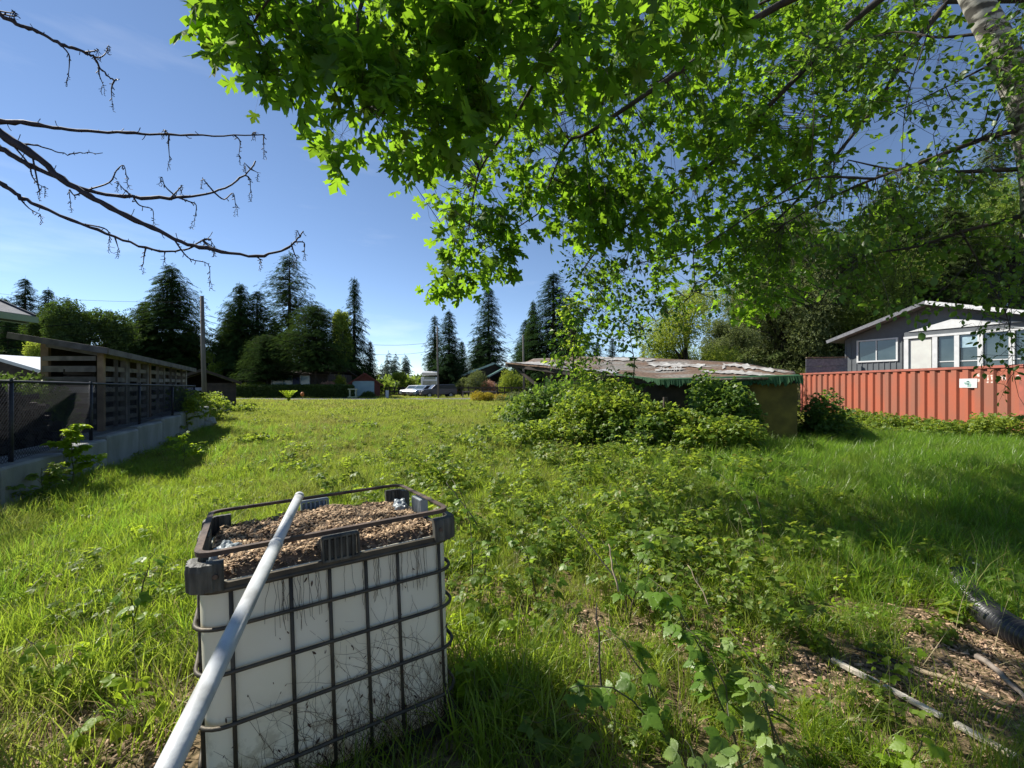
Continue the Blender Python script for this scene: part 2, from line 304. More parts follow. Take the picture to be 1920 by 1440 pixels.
class MB:
    def __init__(s): s.v = []; s.f = []; s.mi = []
    def add(s, V, Fs, mi=0):
        b = len(s.v); s.v += [tuple(p) for p in V]; s.f += [tuple(i+b for i in f) for f in Fs]; s.mi += [mi]*len(Fs); return s
    def box(s, c, sz, R=None, mi=0):
        hx, hy, hz = sz[0]/2, sz[1]/2, sz[2]/2; c = Vector(c)
        P = [Vector((x*hx, y*hy, z*hz)) for x in (-1, 1) for y in (-1, 1) for z in (-1, 1)]
        if R is not None: P = [R @ p for p in P]
        return s.add([p+c for p in P], [(0, 1, 3, 2), (4, 6, 7, 5), (0, 4, 5, 1), (2, 3, 7, 6), (0, 2, 6, 4), (1, 5, 7, 3)], mi)
    def beam(s, a, b, w, h, up=(0, 0, 1), mi=0):
        a, b, up = Vector(a), Vector(b), Vector(up); d = (b-a); L = d.length; d.normalize()
        x = d.cross(up).normalized(); z = x.cross(d)
        R = Matrix((x, d, z)).transposed()
        return s.box((a+b)/2, (w, L, h), R, mi)
    def tube(s, pts, r, n=6, cap=True, mi=0):
        pts = [Vector(p) for p in pts]; m = len(pts)
        rs = r if hasattr(r, '__len__') else [r]*m
        prev = None; V = []; Fs = []
        for i, p in enumerate(pts):
            d = (pts[min(i+1, m-1)]-pts[max(i-1, 0)]).normalized()
            if prev is None:
                a = Vector((0, 0, 1)) if abs(d.z) < .9 else Vector((1, 0, 0)); x = d.cross(a).normalized()
            else: x = (prev-d*prev.dot(d)).normalized()
            prev = x; y = d.cross(x)
            for k in range(n):
                t = 2*PI*k/n; V.append(p+(x*math.cos(t)+y*math.sin(t))*rs[i])
        for i in range(m-1):
            for k in range(n):
                Fs.append((i*n+k, i*n+(k+1) % n, (i+1)*n+(k+1) % n, (i+1)*n+k))
        if cap: Fs += [tuple(range(n-1, -1, -1)), tuple(range((m-1)*n, m*n))]
        return s.add(V, Fs, mi)
    def prism(s, poly, axis, a, b, mi=0):
        """poly of 2D points in the plane of the other two axes, extruded along axis from a to b"""
        def P(u, v, w):
            return {'x': (w, u, v), 'y': (u, w, v), 'z': (u, v, w)}[axis]
        n = len(poly); V = [P(u, v, a) for u, v in poly]+[P(u, v, b) for u, v in poly]
        return s.add(V, [tuple(range(n)), tuple(range(2*n-1, n-1, -1))]+[(i, i+n, (i+1) % n+n, (i+1) % n) for i in range(n)], mi)
    def hull4(s, top, bot, mi=0):
        """closed sheet from matching top/bottom point loops"""
        n = len(top); return s.add(list(top)+list(bot), [tuple(range(n)), tuple(range(2*n-1, n-1, -1))]+[(i, i+n, (i+1) % n+n, (i+1) % n) for i in range(n)], mi)
    def mesh(s, name, smooth=False, mats=None):
        me = bpy.data.meshes.new(name); me.from_pydata([tuple(v) for v in s.v], [], s.f)
        import bmesh
        bm = bmesh.new(); bm.from_mesh(me); bmesh.ops.recalc_face_normals(bm, faces=bm.faces); bm.to_mesh(me); bm.free()
        if smooth: me.polygons.foreach_set('use_smooth', np.ones(len(me.polygons), bool))
        return me
    def build(s, name, m, parent=None, smooth=False, loc=None, rot=None):
        return link(name, s.mesh(name, smooth), m, parent, loc, rot)
def bevel(o, w=.01, seg=2):
    b = o.modifiers.new('bevel', 'BEVEL'); b.width = w; b.segments = seg; b.limit_method = 'ANGLE'; return o

# ------------------------------------------------------------------ leaf templates (local +Y = midrib, +Z = upper face, base at origin, length 1)
def T(v, f): return np.array(v, float), np.array(f, int)
def maple_leaf():
    h = [(0, 0), (.10, .03), (.30, -.10), (.36, -.02), (.44, -.04), (.40, .10), (.50, .14), (.34, .22), (.20, .28),
         (.36, .40), (.50, .42), (.50, .50), (.62, .60), (.48, .60), (.44, .68), (.32, .60), (.17, .52),
         (.15, .66), (.24, .70), (.17, .80), (.13, .84), (0, 1.03)]
    pts = h+[(-x, y) for x, y in h[-2:0:-1]]
    V = []
    for x, y in pts:
        r = math.hypot(x, y-.3); V.append((x, y, -.55*x*x-.26*(y-.3)**2+.06*math.sin(7*x+3*y)))
    V.append((0, .30, .03)); c = len(V)-1; n = len(pts)
    return T(V, [(c, i, (i+1) % n) for i in range(n)])
def maple_small():
    h = [(0, 0), (.36, -.05), (.46, .12), (.22, .28), (.55, .50), (.44, .64), (.18, .52), (.2, .75), (0, 1)]
    pts = h+[(-x, y) for x, y in h[-2:0:-1]]
    V = [(x, y, -.3*x*x-.1*(y-.3)**2) for x, y in pts]+[(0, .3, .04)]
    n = len(pts); return T(V, [(n, i, (i+1) % n) for i in range(n)])
def ovate(w=.62, fold=.12, teeth=False):
    ys = [0, .18, .42, .68, .88, 1.0]; ws = [0, .36, .5, .38, .17, 0]
    V = [(0, 0, 0)]; 
    for y, q in list(zip(ys, ws))[1:-1]: V += [(-q*w, y, fold*q), (0, y, -.04*y), (q*w, y, fold*q)]
    V.append((0, 1, -.12)); Fs = [(0, 2, 1), (0, 3, 2)]
    for k in range(3):
        a = 1+3*k
        Fs += [(a, a+1, a+4), (a, a+4, a+3), (a+1, a+2, a+5), (a+1, a+5, a+4)]
    e = len(V)-1; Fs += [(e-3, e-2, e), (e-2, e-1, e)]
    return T(V, Fs)
def toothed(w=.34, n=7):
    """pointed leaflet with saw-toothed edge, sunken midrib and quilted veins"""
    V = [(0, 0, 0)]; prev = None; Fs = []
    mid = []
    for k in range(1, n+1):
        t = k/(n+.6); q = w*math.sin(PI*min(1, t**.75))**.8*(1.05 if t < .6 else 1); b = len(V); zz = .05*math.sin(k*PI)-.10*t*t
        V += [(0, t, zz-.01), (q*.55, t+.02, zz+.05+(.018 if k % 2 else -.01)), (q*(.9), t-.01, zz+.03), (q*1.06, t+.055, zz+.02), (-q*.55, t+.02, zz+.05+(.018 if k % 2 else -.01)), (-q*.9, t-.01, zz+.03), (-q*1.06, t+.055, zz+.02)]
        if prev is None: Fs += [(0, b+2, b+1), (0, b+1, b), (0, b, b+4), (0, b+4, b+5)]
        else:
            p = prev; Fs += [(p, p+1, b+1), (p, b+1, b), (p+1, p+3, b+2), (p+1, b+2, b+1), (p+1, p+2, p+3), (p, b+4, p+4), (p, b, b+4), (p+4, b+5, p+6), (p+4, b+4, b+5), (p+4, p+6, p+5)]
        prev = b
    V.append((0, 1.08, -.14)); e = len(V)-1; p = prev; Fs += [(p, p+1, e), (p+1, p+2, p+3), (p+1, p+3, e), (p, e, p+4), (p+4, e, p+6), (p+4, p+6, p+5)]
    return T(V, Fs)
def quadleaf(w=.7):
    return T([(0, 0, 0), (.5*w, .45, .08), (0, 1, -.05), (-.5*w, .45, .08)], [(0, 1, 2), (0, 2, 3)])
def combine(tmpl, placements):
    """placements: (pos, fwd, up, scale)"""
    P = np.array([p[0] for p in placements], float); f = np.array([p[1] for p in placements], float); u = np.array([p[2] for p in placements], float); s = np.array([p[3] for p in placements], float)
    return bake(tmpl[0], tmpl[1], P, frames(f, u), s)
L_maple, L_maples, L_ovate, L_quad = maple_leaf(), maple_small(), ovate(), quadleaf()
L_tri = combine(ovate(.75, .16), [((0, 0, 0), (0, 1, -.05), (0, 0, 1), .62), ((.02, .0, 0), (.9, .35, -.1), (0, 0, 1), .52), ((-.02, .0, 0), (-.9, .35, -.1), (0, 0, 1), .52)])
L_trit = combine(toothed(), [((0, 0, 0), (0, 1, -.05), (0, 0, 1), .72), ((.02, .0, 0), (.9, .4, -.12), (0, 0, 1), .56), ((-.02, .0, 0), (-.9, .4, -.12), (0, 0, 1), .56)])
L_triq = combine(quadleaf(.8), [((0, 0, 0), (0, 1, -.05), (.1, 0, 1), .62), ((.02, .0, 0), (.9, .35, -.1), (0, 0, 1), .52), ((-.02, .0, 0), (-.9, .35, -.1), (0, 0, 1), .52)])
def clumpT(n, seed, w=.6):
    r = np.random.default_rng(seed); pl = []
    for i in range(n):
        d = r.normal(size=3); d /= np.linalg.norm(d); pl.append((d*.45*r.random(), d+(0, 0, -.3), r.normal(size=3), .38+.25*r.random()))
    return combine(quadleaf(w), pl)
L_clump = clumpT(6, 3)
def frond(seed=1):
    """flat drooping conifer spray: central spine with side fingers"""
    r = np.random.default_rng(seed); V = []; Fs = []
    def tri(a, b, c):
        k = len(V); V.extend([a, b, c]); Fs.append((k, k+1, k+2))
    for y, s in ((0, .36), (.22, .34), (.44, .28), (.64, .2)):
        for sg in (-1, 1):
            tri((0, y, -.12*y*y), (sg*s, y+.26, -.14*(y+.2)**2-.05), (0, y+.13, -.12*(y+.13)**2))
    tri((-.05, .6, -.06), (.05, .6, -.06), (0, 1.05, -.2))
    return T(V, Fs)
L_frond = frond()

def leaves_obj(name, tmpl, pos, fwd, up, scale, m, parent=None, kind=None, roll=None):
    V, Fc = bake(tmpl[0], tmpl[1], np.asarray(pos, float), frames(np.asarray(fwd, float), np.asarray(up, float), roll), np.asarray(scale, float))
    o = link(name, mesh_arrays(name, V, Fc), m, parent)
    if kind: o['kind'] = kind
    return o

# ------------------------------------------------------------------ ground, road
def growing(core_lo, core_hi, step, far):
    a = list(np.arange(core_lo, core_hi+1e-6, step)); s = step
    while a[-1] < far: s *= 1.25; a.append(a[-1]+s)
    s = step; b = []
    x = core_lo
    while x > -far: s *= 1.25; x -= s; b.append(x)
    return np.array(b[::-1]+a)
gx = growing(-13, 24, .2, 700); gy = growing(-2, 24, .2, 700); gy = gy[gy > -60]
X, Y = np.meshgrid(gx, gy); Z = gz(X, Y)
V = np.stack([X, Y, Z], -1).reshape(-1, 3); nx = len(gx); ny = len(gy)
i, j = np.meshgrid(np.arange(nx-1), np.arange(ny-1)); a = (j*nx+i).ravel()
ground = link('ground', mesh_arrays('ground', V, np.stack([a, a+1, a+nx+1, a+nx], 1), True), M_ground); tag(ground, kind='structure')
mb = MB(); mb.add([(-200, 41.2, .456), (200, 41.2, .456), (200, 46.8, .456), (-200, 46.8, .456)], [(0, 1, 2, 3)])
tag(mb.build('road', M_asph), kind='structure')
mb = MB(); mb.add([(-19.5, 46.8, .46), (-14.5, 46.8, .46), (-16, 56, .46), (-21.5, 56, .46)], [(0, 1, 2, 3)])
mb.add([(-12.5, 46.8, .46), (4, 46.8, .46), (0, 60, .46), (-12.5, 58, .46)], [(0, 1, 2, 3)])
tag(mb.build('driveway', M_grav), kind='structure')

# ------------------------------------------------------------------ grass scattered over the ground (geometry nodes instances)
def tuft(seed, n, h, rad, w, lean=.5, curve=.5, segs=3):
    r = np.random.default_rng(seed); V = []; Fs = []
    for i in range(n):
        a = r.random()*2*PI; rr = rad*math.sqrt(r.random()); bx, by = rr*math.cos(a), rr*math.sin(a)
        az = r.random()*2*PI; d = np.array([math.cos(az), math.sin(az)]); sd = np.array([-d[1], d[0]])
        H = h*(.45+.75*r.random()); ln = lean*r.random()*H; cv = curve*r.random()*H; ww = w*(.6+.7*r.random()); k = len(V)
        tw = r.normal()*.6; sd2 = sd*math.cos(tw)+d*math.sin(tw)
        for s in range(segs):
            t = s/segs; q = ww*(1-t*.75)
            o = d*(ln*t+cv*t*t*t); z = H*(t-.25*cv/H*t*t)
            for sg in (-1, 1): V.append((bx+o[0]+sd2[0]*q*sg, by+o[1]+sd2[1]*q*sg, z))
        o = d*(ln+cv); V.append((bx+o[0], by+o[1], H*(1-.3*cv/H)))
        for s in range(segs-1):
            b = k+2*s; Fs += [(b, b+1, b+3), (b, b+3, b+2)]
        b = k+2*(segs-1); Fs.append((b, b+1, b+2))
    return T(V, Fs)
def tcol(name, tmpls, m):
    col = bpy.data.collections.new(name)
    for k, t in enumerate(tmpls):
        me = mesh_arrays(name, t[0], t[1]) if isinstance(t, tuple) else t
        if len(me.materials) == 0: me.materials.append(m[k] if isinstance(m, list) else m)
        o = bpy.data.objects.new('%s_%02d' % (name, k), me); col.objects.link(o)
    return col
def scatter(name, col, pos, scl, kind='stuff', tilt=.12, label=None):
    n = len(pos); me = bpy.data.meshes.new(name); me.vertices.add(n); me.vertices.foreach_set('co', np.asarray(pos, np.float32).ravel())
    rot = np.stack([rng.normal(0, tilt, n), rng.normal(0, tilt, n), rng.random(n)*2*PI], 1)
    for nm, arr, tp in (('rot', rot, 'FLOAT_VECTOR'), ('scl', np.asarray(scl, float), 'FLOAT'), ('idx', rng.integers(0, len(col.objects), n), 'INT')):
        at = me.attributes.new(nm, tp, 'POINT'); at.data.foreach_set('vector' if tp == 'FLOAT_VECTOR' else 'value', arr.astype(np.int32 if tp == 'INT' else np.float32).ravel())
    o = bpy.data.objects.new(name, me); C.objects.link(o)
    ng = bpy.data.node_groups.new(name+'_nodes', 'GeometryNodeTree')
    ng.interface.new_socket('Geometry', in_out='INPUT', socket_type='NodeSocketGeometry'); ng.interface.new_socket('Geometry', in_out='OUTPUT', socket_type='NodeSocketGeometry')
    N = ng.nodes; L = ng.links; gi = N.new('NodeGroupInput'); go = N.new('NodeGroupOutput')
    ci = N.new('GeometryNodeCollectionInfo'); ci.inputs['Collection'].default_value = col; ci.inputs['Separate Children'].default_value = True; ci.inputs['Reset Children'].default_value = True
    ip = N.new('GeometryNodeInstanceOnPoints'); ip.inputs['Pick Instance'].default_value = True
    for nm, tp, sock in (('rot', 'FLOAT_VECTOR', 'Rotation'), ('scl', 'FLOAT', 'Scale'), ('idx', 'INT', 'Instance Index')):
        na = N.new('GeometryNodeInputNamedAttribute'); na.data_type = tp; na.inputs['Name'].default_value = nm; L.new(na.outputs['Attribute'], ip.inputs[sock])
    L.new(gi.outputs[0], ip.inputs['Points']); L.new(ci.outputs[0], ip.inputs['Instance']); L.new(ip.outputs[0], go.inputs[0])
    md = o.modifiers.new('scatter', 'NODES'); md.node_group = ng
    tag(o, label, None, None, kind); return o

def blob(x, y, cx, cy, rx, ry): return np.exp(-(((x-cx)/rx)**2+((y-cy)/ry)**2))
def bare(x, y):
    """1 where the soil or mulch shows"""
    b = .9*blob(x, y, .35, 3.3, .55, .45)+.9*blob(x, y, 2.6, 2.75, 1.1, .38)+.8*blob(x, y, -2.2, 2.25, .8, .25)+.7*blob(x, y, -1.75, 2.9, .2, .6)
    b += .6*blob(x, y, 1.5, 3.3, .5, .3)+.5*blob(x, y, 3.3, 2.4, .6, .5)+.7*blob(x, y, 3.3, 3.3, .5, .35)
    return np.clip(b, 0, 1)
TX = [-1.325+.856*.6-.5175*.5, 1.767+.5175*.6+.856*.5]
def inside_tank(x, y, g=.0):
    dx = x+1.325; dy = y-1.767; u = dx*.856+dy*.5175; w = -dx*.5175+dy*.856
    return (u > -.02-g) & (u < 1.22+g) & (w > -.02-g) & (w < 1.0+g)
SHED = [(8.48, 13.0), (4.9, 14.6), (2.9, 16.6), (1.2, 19.6), (3.5, 24), (10.5, 20), (10.2, 15.5)]
def inpoly(x, y, P):
    x = np.asarray(x); y = np.asarray(y); c = np.zeros(x.shape, bool); n = len(P)
    for i in range(n):
        x1, y1 = P[i]; x2, y2 = P[(i+1) % n]
        if y1 == y2: continue
        c ^= ((y1 > y) != (y2 > y)) & (x < (x2-x1)*(y-y1)/(y2-y1)+x1)
    return c
def ok_ground(x, y):
    m = (x > wall_x(y)+.02) | (y > 16.2)
    m &= ~inside_tank(x, y) & ~inpoly(x, y, SHED)
    m &= ~((x > 18.3) & (y < 29) & (y > 15))
    m &= ~((y > 41) & (y < 47))
    return m
def pts(n, y0, y1, dens_pow=1.0, margin=(1.3, 1.6)):
    y = y0+(y1-y0)*rng.random(n)**dens_pow
    hw = y*margin[0]+margin[1]; x = (rng.random(n)*2-1)*hw
    return x, y
def scat_grass(name, col, n, y0, y1, s0, s1, filt=None, tilt=.12, pw=1.0, sfun=None):
    x, y = pts(n, y0, y1, pw); k = ok_ground(x, y)
    if filt is not None: k &= filt(x, y)
    x, y = x[k], y[k]; s = s0+(s1-s0)*rng.random(len(x))
    s *= .55+.55*vnoise(x, y, 1.3, 5)+.5*vnoise(x, y, .45, 15)
    if sfun is not None: s *= sfun(x, y)
    scatter(name, col, np.stack([x, y, gz(x, y)-.01], 1), s, tilt=tilt)
keep = lambda x, y: rng.random(len(x)) > bare(x, y)*.93
near_col = tcol('grass_tuft', [tuft(10+k, 36, .23, .10, .0036, .5, .9, 3) for k in range(7)], M_grass)
scat_grass('grass', near_col, 9000, 1.2, 9, .7, 1.15, keep, .15, .62)
mid_col = tcol('meadow_tuft', [tuft(30+k, 46, .16, .17, .005, .6, .9, 2) for k in range(6)], M_grass_far)
scat_grass('meadow_grass', mid_col, 26000, 7.5, 22, .75, 1.15, None, .15, .7)
far_col = tcol('field_tuft', [tuft(50+k, 50, .15, .36, .012, .6, .8, 2) for k in range(5)], M_grass_far)
scat_grass('field_grass', far_col, 30000, 20, 62, .7, 1.3, None, .1, .8)
lush_col = tcol('lush_tuft', [tuft(70+k, 44, .40, .13, .0048, .55, .8, 4) for k in range(6)], M_lush)
def lushf(x, y):
    p = S((x-1.6)/2.2)*(1-S((y-13)/4))+.9*S((-3.2-x)/1.2)*S((7-y)/3)*.8+.25
    return rng.random(len(x)) < np.clip(p, 0, 1)*(1-bare(x, y))
scat_grass('lush_grass', lush_col, 13000, 2.2, 16, .6, 1.05, lushf, .2, .62, lambda x, y: .55+.45*S((x-1.5)/3.5)+.2*S((-3-x)/2))
dry_col = tcol('dry_tuft', [tuft(90+k, 16, .26, .13, .0022, .9, 1.2, 4) for k in range(4)], M_grass_dry)
scat_grass('dry_grass', dry_col, 5200, 1.6, 22, .5, 1.1, lambda x, y: rng.random(len(x)) < .12+.5*(vnoise(x, y, 1.7, 21) > .66)+.75*np.clip(bare(x, y)*1.5+blob(x, y, 1.2, 4.6, 1.6, 1.4), 0, 1), .5, .6)

stalk_col = tcol('tall_stalk', [tuft(120+k, 5, .62, .2, .0016, .35, .5, 5) for k in range(4)], M_grass_dry)
scat_grass('tall_stalks', stalk_col, 900, 2.2, 14, .6, 1.1, lambda x, y: rng.random(len(x)) < .15+.7*blob(x, y, 2.2, 6, 3.2, 4), .2, .7)
# wood chips and bark litter lying on the bare patches
def chips(n, seed):
    r = np.random.default_rng(seed); mb = MB()
    return None
chipT = T([(-.5, -.16, 0), (.5, -.12, .02), (.45, .14, 0), (-.4, .18, .03), (-.45, -.1, .12), (.4, -.08, .14), (.4, .1, .12), (-.38, .12, .14)],
          [(4, 5, 6, 7), (0, 1, 5, 4), (1, 2, 6, 5), (2, 3, 7, 6), (3, 0, 4, 7)])
def rand_rot(n, tilt):
    a = rng.random(n)*2*PI; f = np.stack([np.cos(a), np.sin(a), rng.normal(0, tilt, n)], 1); u = np.stack([rng.normal(0, tilt, n), rng.normal(0, tilt, n), np.ones(n)], 1)
    return frames(f, u)
x, y = pts(150000, 1.3, 6.0, .8); k = (rng.random(len(x)) < bare(x, y)**1.3*.9+.02) & ok_ground(x, y); x, y = x[k][:17000], y[k][:17000]
n = len(x); Vv, Ff = bake(chipT[0], chipT[1], np.stack([x, y, gz(x, y)+.004+rng.random(n)*.012], 1), rand_rot(n, .4), .012+.045*rng.random(n)**3)
tag(link('wood_chips', mesh_arrays('wood_chips', Vv, Ff), M_chip), 'brown wood chips and bark litter on the bare soil', kind='stuff')

# ------------------------------------------------------------------ weeds: leafy sprigs
def sprig(seed, h, nleaf, leaf, tmpl, spread=.5, nst=1, stem_r=.0016, ymat=0):
    r = np.random.default_rng(seed); Vs, Fs, nv = [], [], 0; pl = []
    mbs = MB()
    for s in range(nst):
        a = r.random()*2*PI; d = Vector((math.cos(a), math.sin(a), 0)); pp = []
        sp = spread*(.4+.8*r.random()); hh = h*(.6+.5*r.random())
        for t in np.linspace(0, 1, 5): pp.append(d*sp*hh*t*t+Vector((0, 0, hh*math.sin(t*PI*.55)))+Vector(r.normal(0, .01, 3)))
        mbs.tube(pp, [stem_r*(1.3-.9*t) for t in np.linspace(0, 1, 5)], 3, False)
        for k in range(nleaf):
            t = .2+.8*(k+r.random()*.6)/nleaf; q = min(3, int(t*4)); fr = t*4-q
            p = pp[q].lerp(pp[q+1], min(1, fr)); b = r.random()*2*PI
            f = Vector((math.cos(b), math.sin(b), -.1-.5*r.random())); lf = leaf*(.6+.6*r.random())*(1.1-.4*t)
            pe = p+f*lf*.5; pl.append((tuple(pe), tuple(f), (r.normal()*.35, r.normal()*.35, 1), lf))
    v, f = combine(tmpl, pl); sv = np.array([tuple(q) for q in mbs.v]); sf = [(a_, b_, c_) for q in mbs.f for a_, b_, c_ in ((q[0], q[1], q[2]), (q[0], q[2], q[3]))]
    return v, f, sv, np.array(sf)
def sprig_mesh(name, seed, m_leaf, m_stem, **kw):
    v, f, sv, sf = sprig(seed, **kw)
    me = mesh_arrays(name, np.vstack([v, sv]), np.vstack([f, sf+len(v)])); me.materials.append(m_leaf); me.materials.append(m_stem)
    mi = np.zeros(len(f)+len(sf), np.int32); mi[len(f):] = 1; me.polygons.foreach_set('material_index', mi); return me
bram_col = tcol('bramble_sprig', [sprig_mesh('bramble_sprig', 200+k, M_bramble, M_stem, h=.34, nleaf=8, leaf=.11, tmpl=L_tri, spread=.9, nst=3) for k in range(6)], None)
young_col = tcol('young_weed', [sprig_mesh('young_weed', 230+k, M_young, M_stem, h=.22, nleaf=7, leaf=.09, tmpl=L_tri, spread=.6, nst=2) for k in range(5)], None)
low_col = tcol('low_weed', [sprig_mesh('low_weed', 260+k, M_bramble, M_stem, h=.12, nleaf=10, leaf=.06, tmpl=L_triq, spread=1.2, nst=4) for k in range(5)], None)
def bf(x, y):
    p = blob(x, y, 1.2, 6.0, 2.1, 2.8)+.5*blob(x, y, 2.6, 9.5, 2.2, 2.0)+.6*blob(x, y, .8, 3.7, 1.4, .9)+.12*blob(x, y, -3.2, 10, 2.2, 2.0)+.5*blob(x, y, 2.5, 12.5, 3, 2)+.3*blob(x, y, -1, 7.5, 1.2, 1.0)
    return rng.random(len(x)) < np.clip(p*(.35+1.1*vnoise(x, y, .9, 9)), 0, .95)*(1-.6*bare(x, y))
scat_grass('bramble_ground_cover', bram_col, 6600, 2.6, 16, .55, 1.4, bf, .25, .7)
scat_grass('young_weeds', young_col, 4200, 2.0, 16, .5, 1.1, lambda x, y: rng.random(len(x)) < np.clip(.10+.5*blob(x, y, -2.7, 4, 1.2, 1.6)+.5*blob(x, y, -3.2, 9, 2, 2.5)+.5*blob(x, y, .5, 5, 2.5, 2.5)+.6*blob(x, y, 1.2, 2.7, .6, .5), 0, 1), .25, .7)
scat_grass('low_weeds', low_col, 14000, 2.0, 34, .6, 1.7, lambda x, y: rng.random(len(x)) < .12+.8*(vnoise(x, y, 1.1, 12) > .63), .2, .7)

# ------------------------------------------------------------------ block wall on the left and the fence on it
wdir = Vector((-.40, 1, 0)).normalized(); wout = Vector((wdir.y, -wdir.x, 0))      # wout points to the field
def WP(y, off=0, z=0): return Vector((wall_x(y), y, 0))+wout*off+Vector((0, 0, z))
wall = empty('retaining_wall', WP(6), 0, 'low grey concrete block wall beneath the black chain link fence', 'wall')
def top_z(y): return .66+.045*(y-6)
yy = 1.9; k = 0
while yy < 15.4:
    L = 1.52*wdir.y; y2 = yy+L; z1 = top_z(yy+.7); mb = MB()
    a, b = WP(yy, -.38), WP(y2, -.38); c = (a+b)/2
    ch = .035; hw, hh, hl = .37, .42, 1.505/2
    prof = [(-hw, -hh), (hw, -hh), (hw, hh-ch), (hw-ch, hh), (-hw+ch, hh), (-hw, hh-ch)]
    R = Matrix((wout, wdir, Vector((0, 0, 1)))).transposed(); V = []
    for yv in (-hl, -hl+ch, hl-ch, hl):
        s = 1 if abs(yv) < hl else .93
        for u, v in prof: V.append(R @ Vector((u*s if u > 0 else u, yv, v if v < 0 else v*(1 if s == 1 else .95))))
    Fs = [(5, 4, 3, 2, 1, 0), (18, 19, 20, 21, 22, 23)]
    for q in range(3):
        for w in range(6): Fs.append((q*6+w, q*6+(w+1) % 6, (q+1)*6+(w+1) % 6, (q+1)*6+w))
    mb.add(V, Fs)
    o = mb.build('block', M_conc, wall); o.location = c-Vector(wall.location)+Vector((rng.normal()*.006, 0, z1-hh+rng.normal()*.008)); o.rotation_euler = (0, rng.normal()*.004, rng.normal()*.006)
    yy = y2+.012; k += 1
fence = empty('chain_link_fence', WP(6, -.2, .66), 0, 'black chain link fence standing on the concrete block wall', 'fence')
fl = Vector(fence.location)
def FP(y, z): return WP(y, -.22, z)-fl
RAIL = 1.93
for y in (2.3, 4.55, 6.7, 8.85, 11.0, 13.2, 15.2):
    mb = MB(); mb.tube([FP(y, top_z(y)-.05), FP(y, RAIL-.02-.01*(y-6))], .03, 8); mb.tube([FP(y, RAIL-.01-.01*(y-6)), FP(y, RAIL+.04-.01*(y-6))], [.034, .02], 8); mb.build('post', M_fence, fence, True)
MB().tube([FP(2, RAIL+.04), FP(9, RAIL-.03), FP(15.3, RAIL-.09)], .021, 8).build('top_rail', M_fence, fence, True)
MB().tube([FP(2, .60), FP(9, .86), FP(15.3, 1.13)], .004, 4).build('tension_wire', M_fence, fence)
# the diamond mesh: thin wires both ways
mb = []; V = []; Fc = []
y0, y1 = 2.0, 15.2; n = int((y1-y0)*wdir.length/.062)
def zb(y): return top_z(y)+.02
wires = 0
for k in range(-22, n+1):
    for sg in (1, -1):
        ya = y0+k*.062; yb = ya+(1.28)*.88
        if sg < 0: ya, yb = yb, ya
        za, zc = 0., 1.
        def pt(t):
            y = ya+(yb-ya)*t; b = zb(y); return y, b+(RAIL-.01-.01*(y-6)-b)*t
        t0, t1 = 0., 1.
        for yy_, in ((0,),):
            lo, hi = min(ya, yb), max(ya, yb)
            if hi < y0 or lo > y1: t1 = -1
            else:
                if ya < y0: t0 = (y0-ya)/(yb-ya)
                if yb < y0: t1 = (y0-ya)/(yb-ya)
                if ya > y1: t0 = (y1-ya)/(yb-ya)
                if yb > y1: t1 = (y1-ya)/(yb-ya)
        if t1 <= t0: continue
        (p, q), (r_, s_) = pt(t0), pt(t1); A = FP(p, q); B = FP(r_, s_); w = .0036; b = len(V)
        A = A+wout*(.004*sg); B = B+wout*(.004*sg)
        for P_ in (A, B):
            for ang in (0, 2.09, 4.19): V.append(tuple(P_+wout*(w*math.cos(ang))+wdir*(w*math.sin(ang))))
        Fc += [(b, b+1, b+4, b+3), (b+1, b+2, b+5, b+4), (b+2, b, b+3, b+5)]
tag(link('wire_mesh', mesh_arrays('wire_mesh', np.array(V), np.array(Fc)), M_fence, fence), kind='stuff')

# firewood heap behind the fence
heap = empty('firewood_heap', (-7.9, 6.9, .6), 0, 'dark heap of split firewood behind the chain link fence', 'firewood')
logm = []
for s in range(4):
    mb = MB(); r = random.Random(s); nn = 3+s % 3
    poly = [(0, 0)]+[(math.cos(t)*.11*(.8+.4*r.random()), math.sin(t)*.11*(.8+.4*r.random())) for t in np.linspace(0, 1.4+.4*s, nn+1)]
    mb.prism(poly, 'y', -.2, .2); logm.append(mb.mesh('split_log'))
cnt = 0
for lay in range(11):
    zl = .60+lay*.115; ext = 4.2-lay*.03-.011*lay*lay
    m_ = int(ext/.16)
    for q in range(m_):
        for row in range(2):
            yb = 5.2+q*.16+rng.normal()*.02
            p = WP(yb, -.95-.44*row-rng.random()*.16, zl+.06+rng.normal()*.02+.02*(yb-5))
            o = link('split_log', logm[int(rng.integers(4))], M_log, heap); o.location = p-Vector(heap.location)
            o.rotation_euler = (rng.normal()*.12, rng.random()*6.28, math.radians(-68)+rng.normal()*.3); o.scale = (.75+.6*rng.random(), .8+.4*rng.random(), .75+.6*rng.random()); cnt += 1
# ------------------------------------------------------------------ slatted woodshed
ws = empty('slatted_woodshed', (-9.2, 9.8, .7), 0, 'long weathered woodshed with slatted walls behind the block wall', 'shed')
wo_ = Vector(ws.location)
A = Vector((-9.2, 9.8, .72)); D = (Vector((-11.9, 15.9, .72))-A); Lsh = D.length; D.normalize(); Nrm = Vector((D.y, -D.x, 0)); Bk = Vector((-1.30, .05, 0))
def sp(t, z, off=0): return A+D*t+Vector((0, 0, z))+Nrm*off-wo_
post_ts = [0, 1.25, 1.38, 2.75, 2.95, 4.2, 5.4, Lsh]
for i_, t in enumerate(post_ts):
    MB().beam(sp(t, 0), sp(t, 1.86-.028*t), .11, .11, up=D).build('post', M_brown_wood if i_ in (0, 4) else M_slat, ws)
MB().beam(A+Bk-wo_, A+Bk+Vector((0, 0, 2.08))-wo_, .13, .12, up=D).build('post', M_brown_wood, ws)
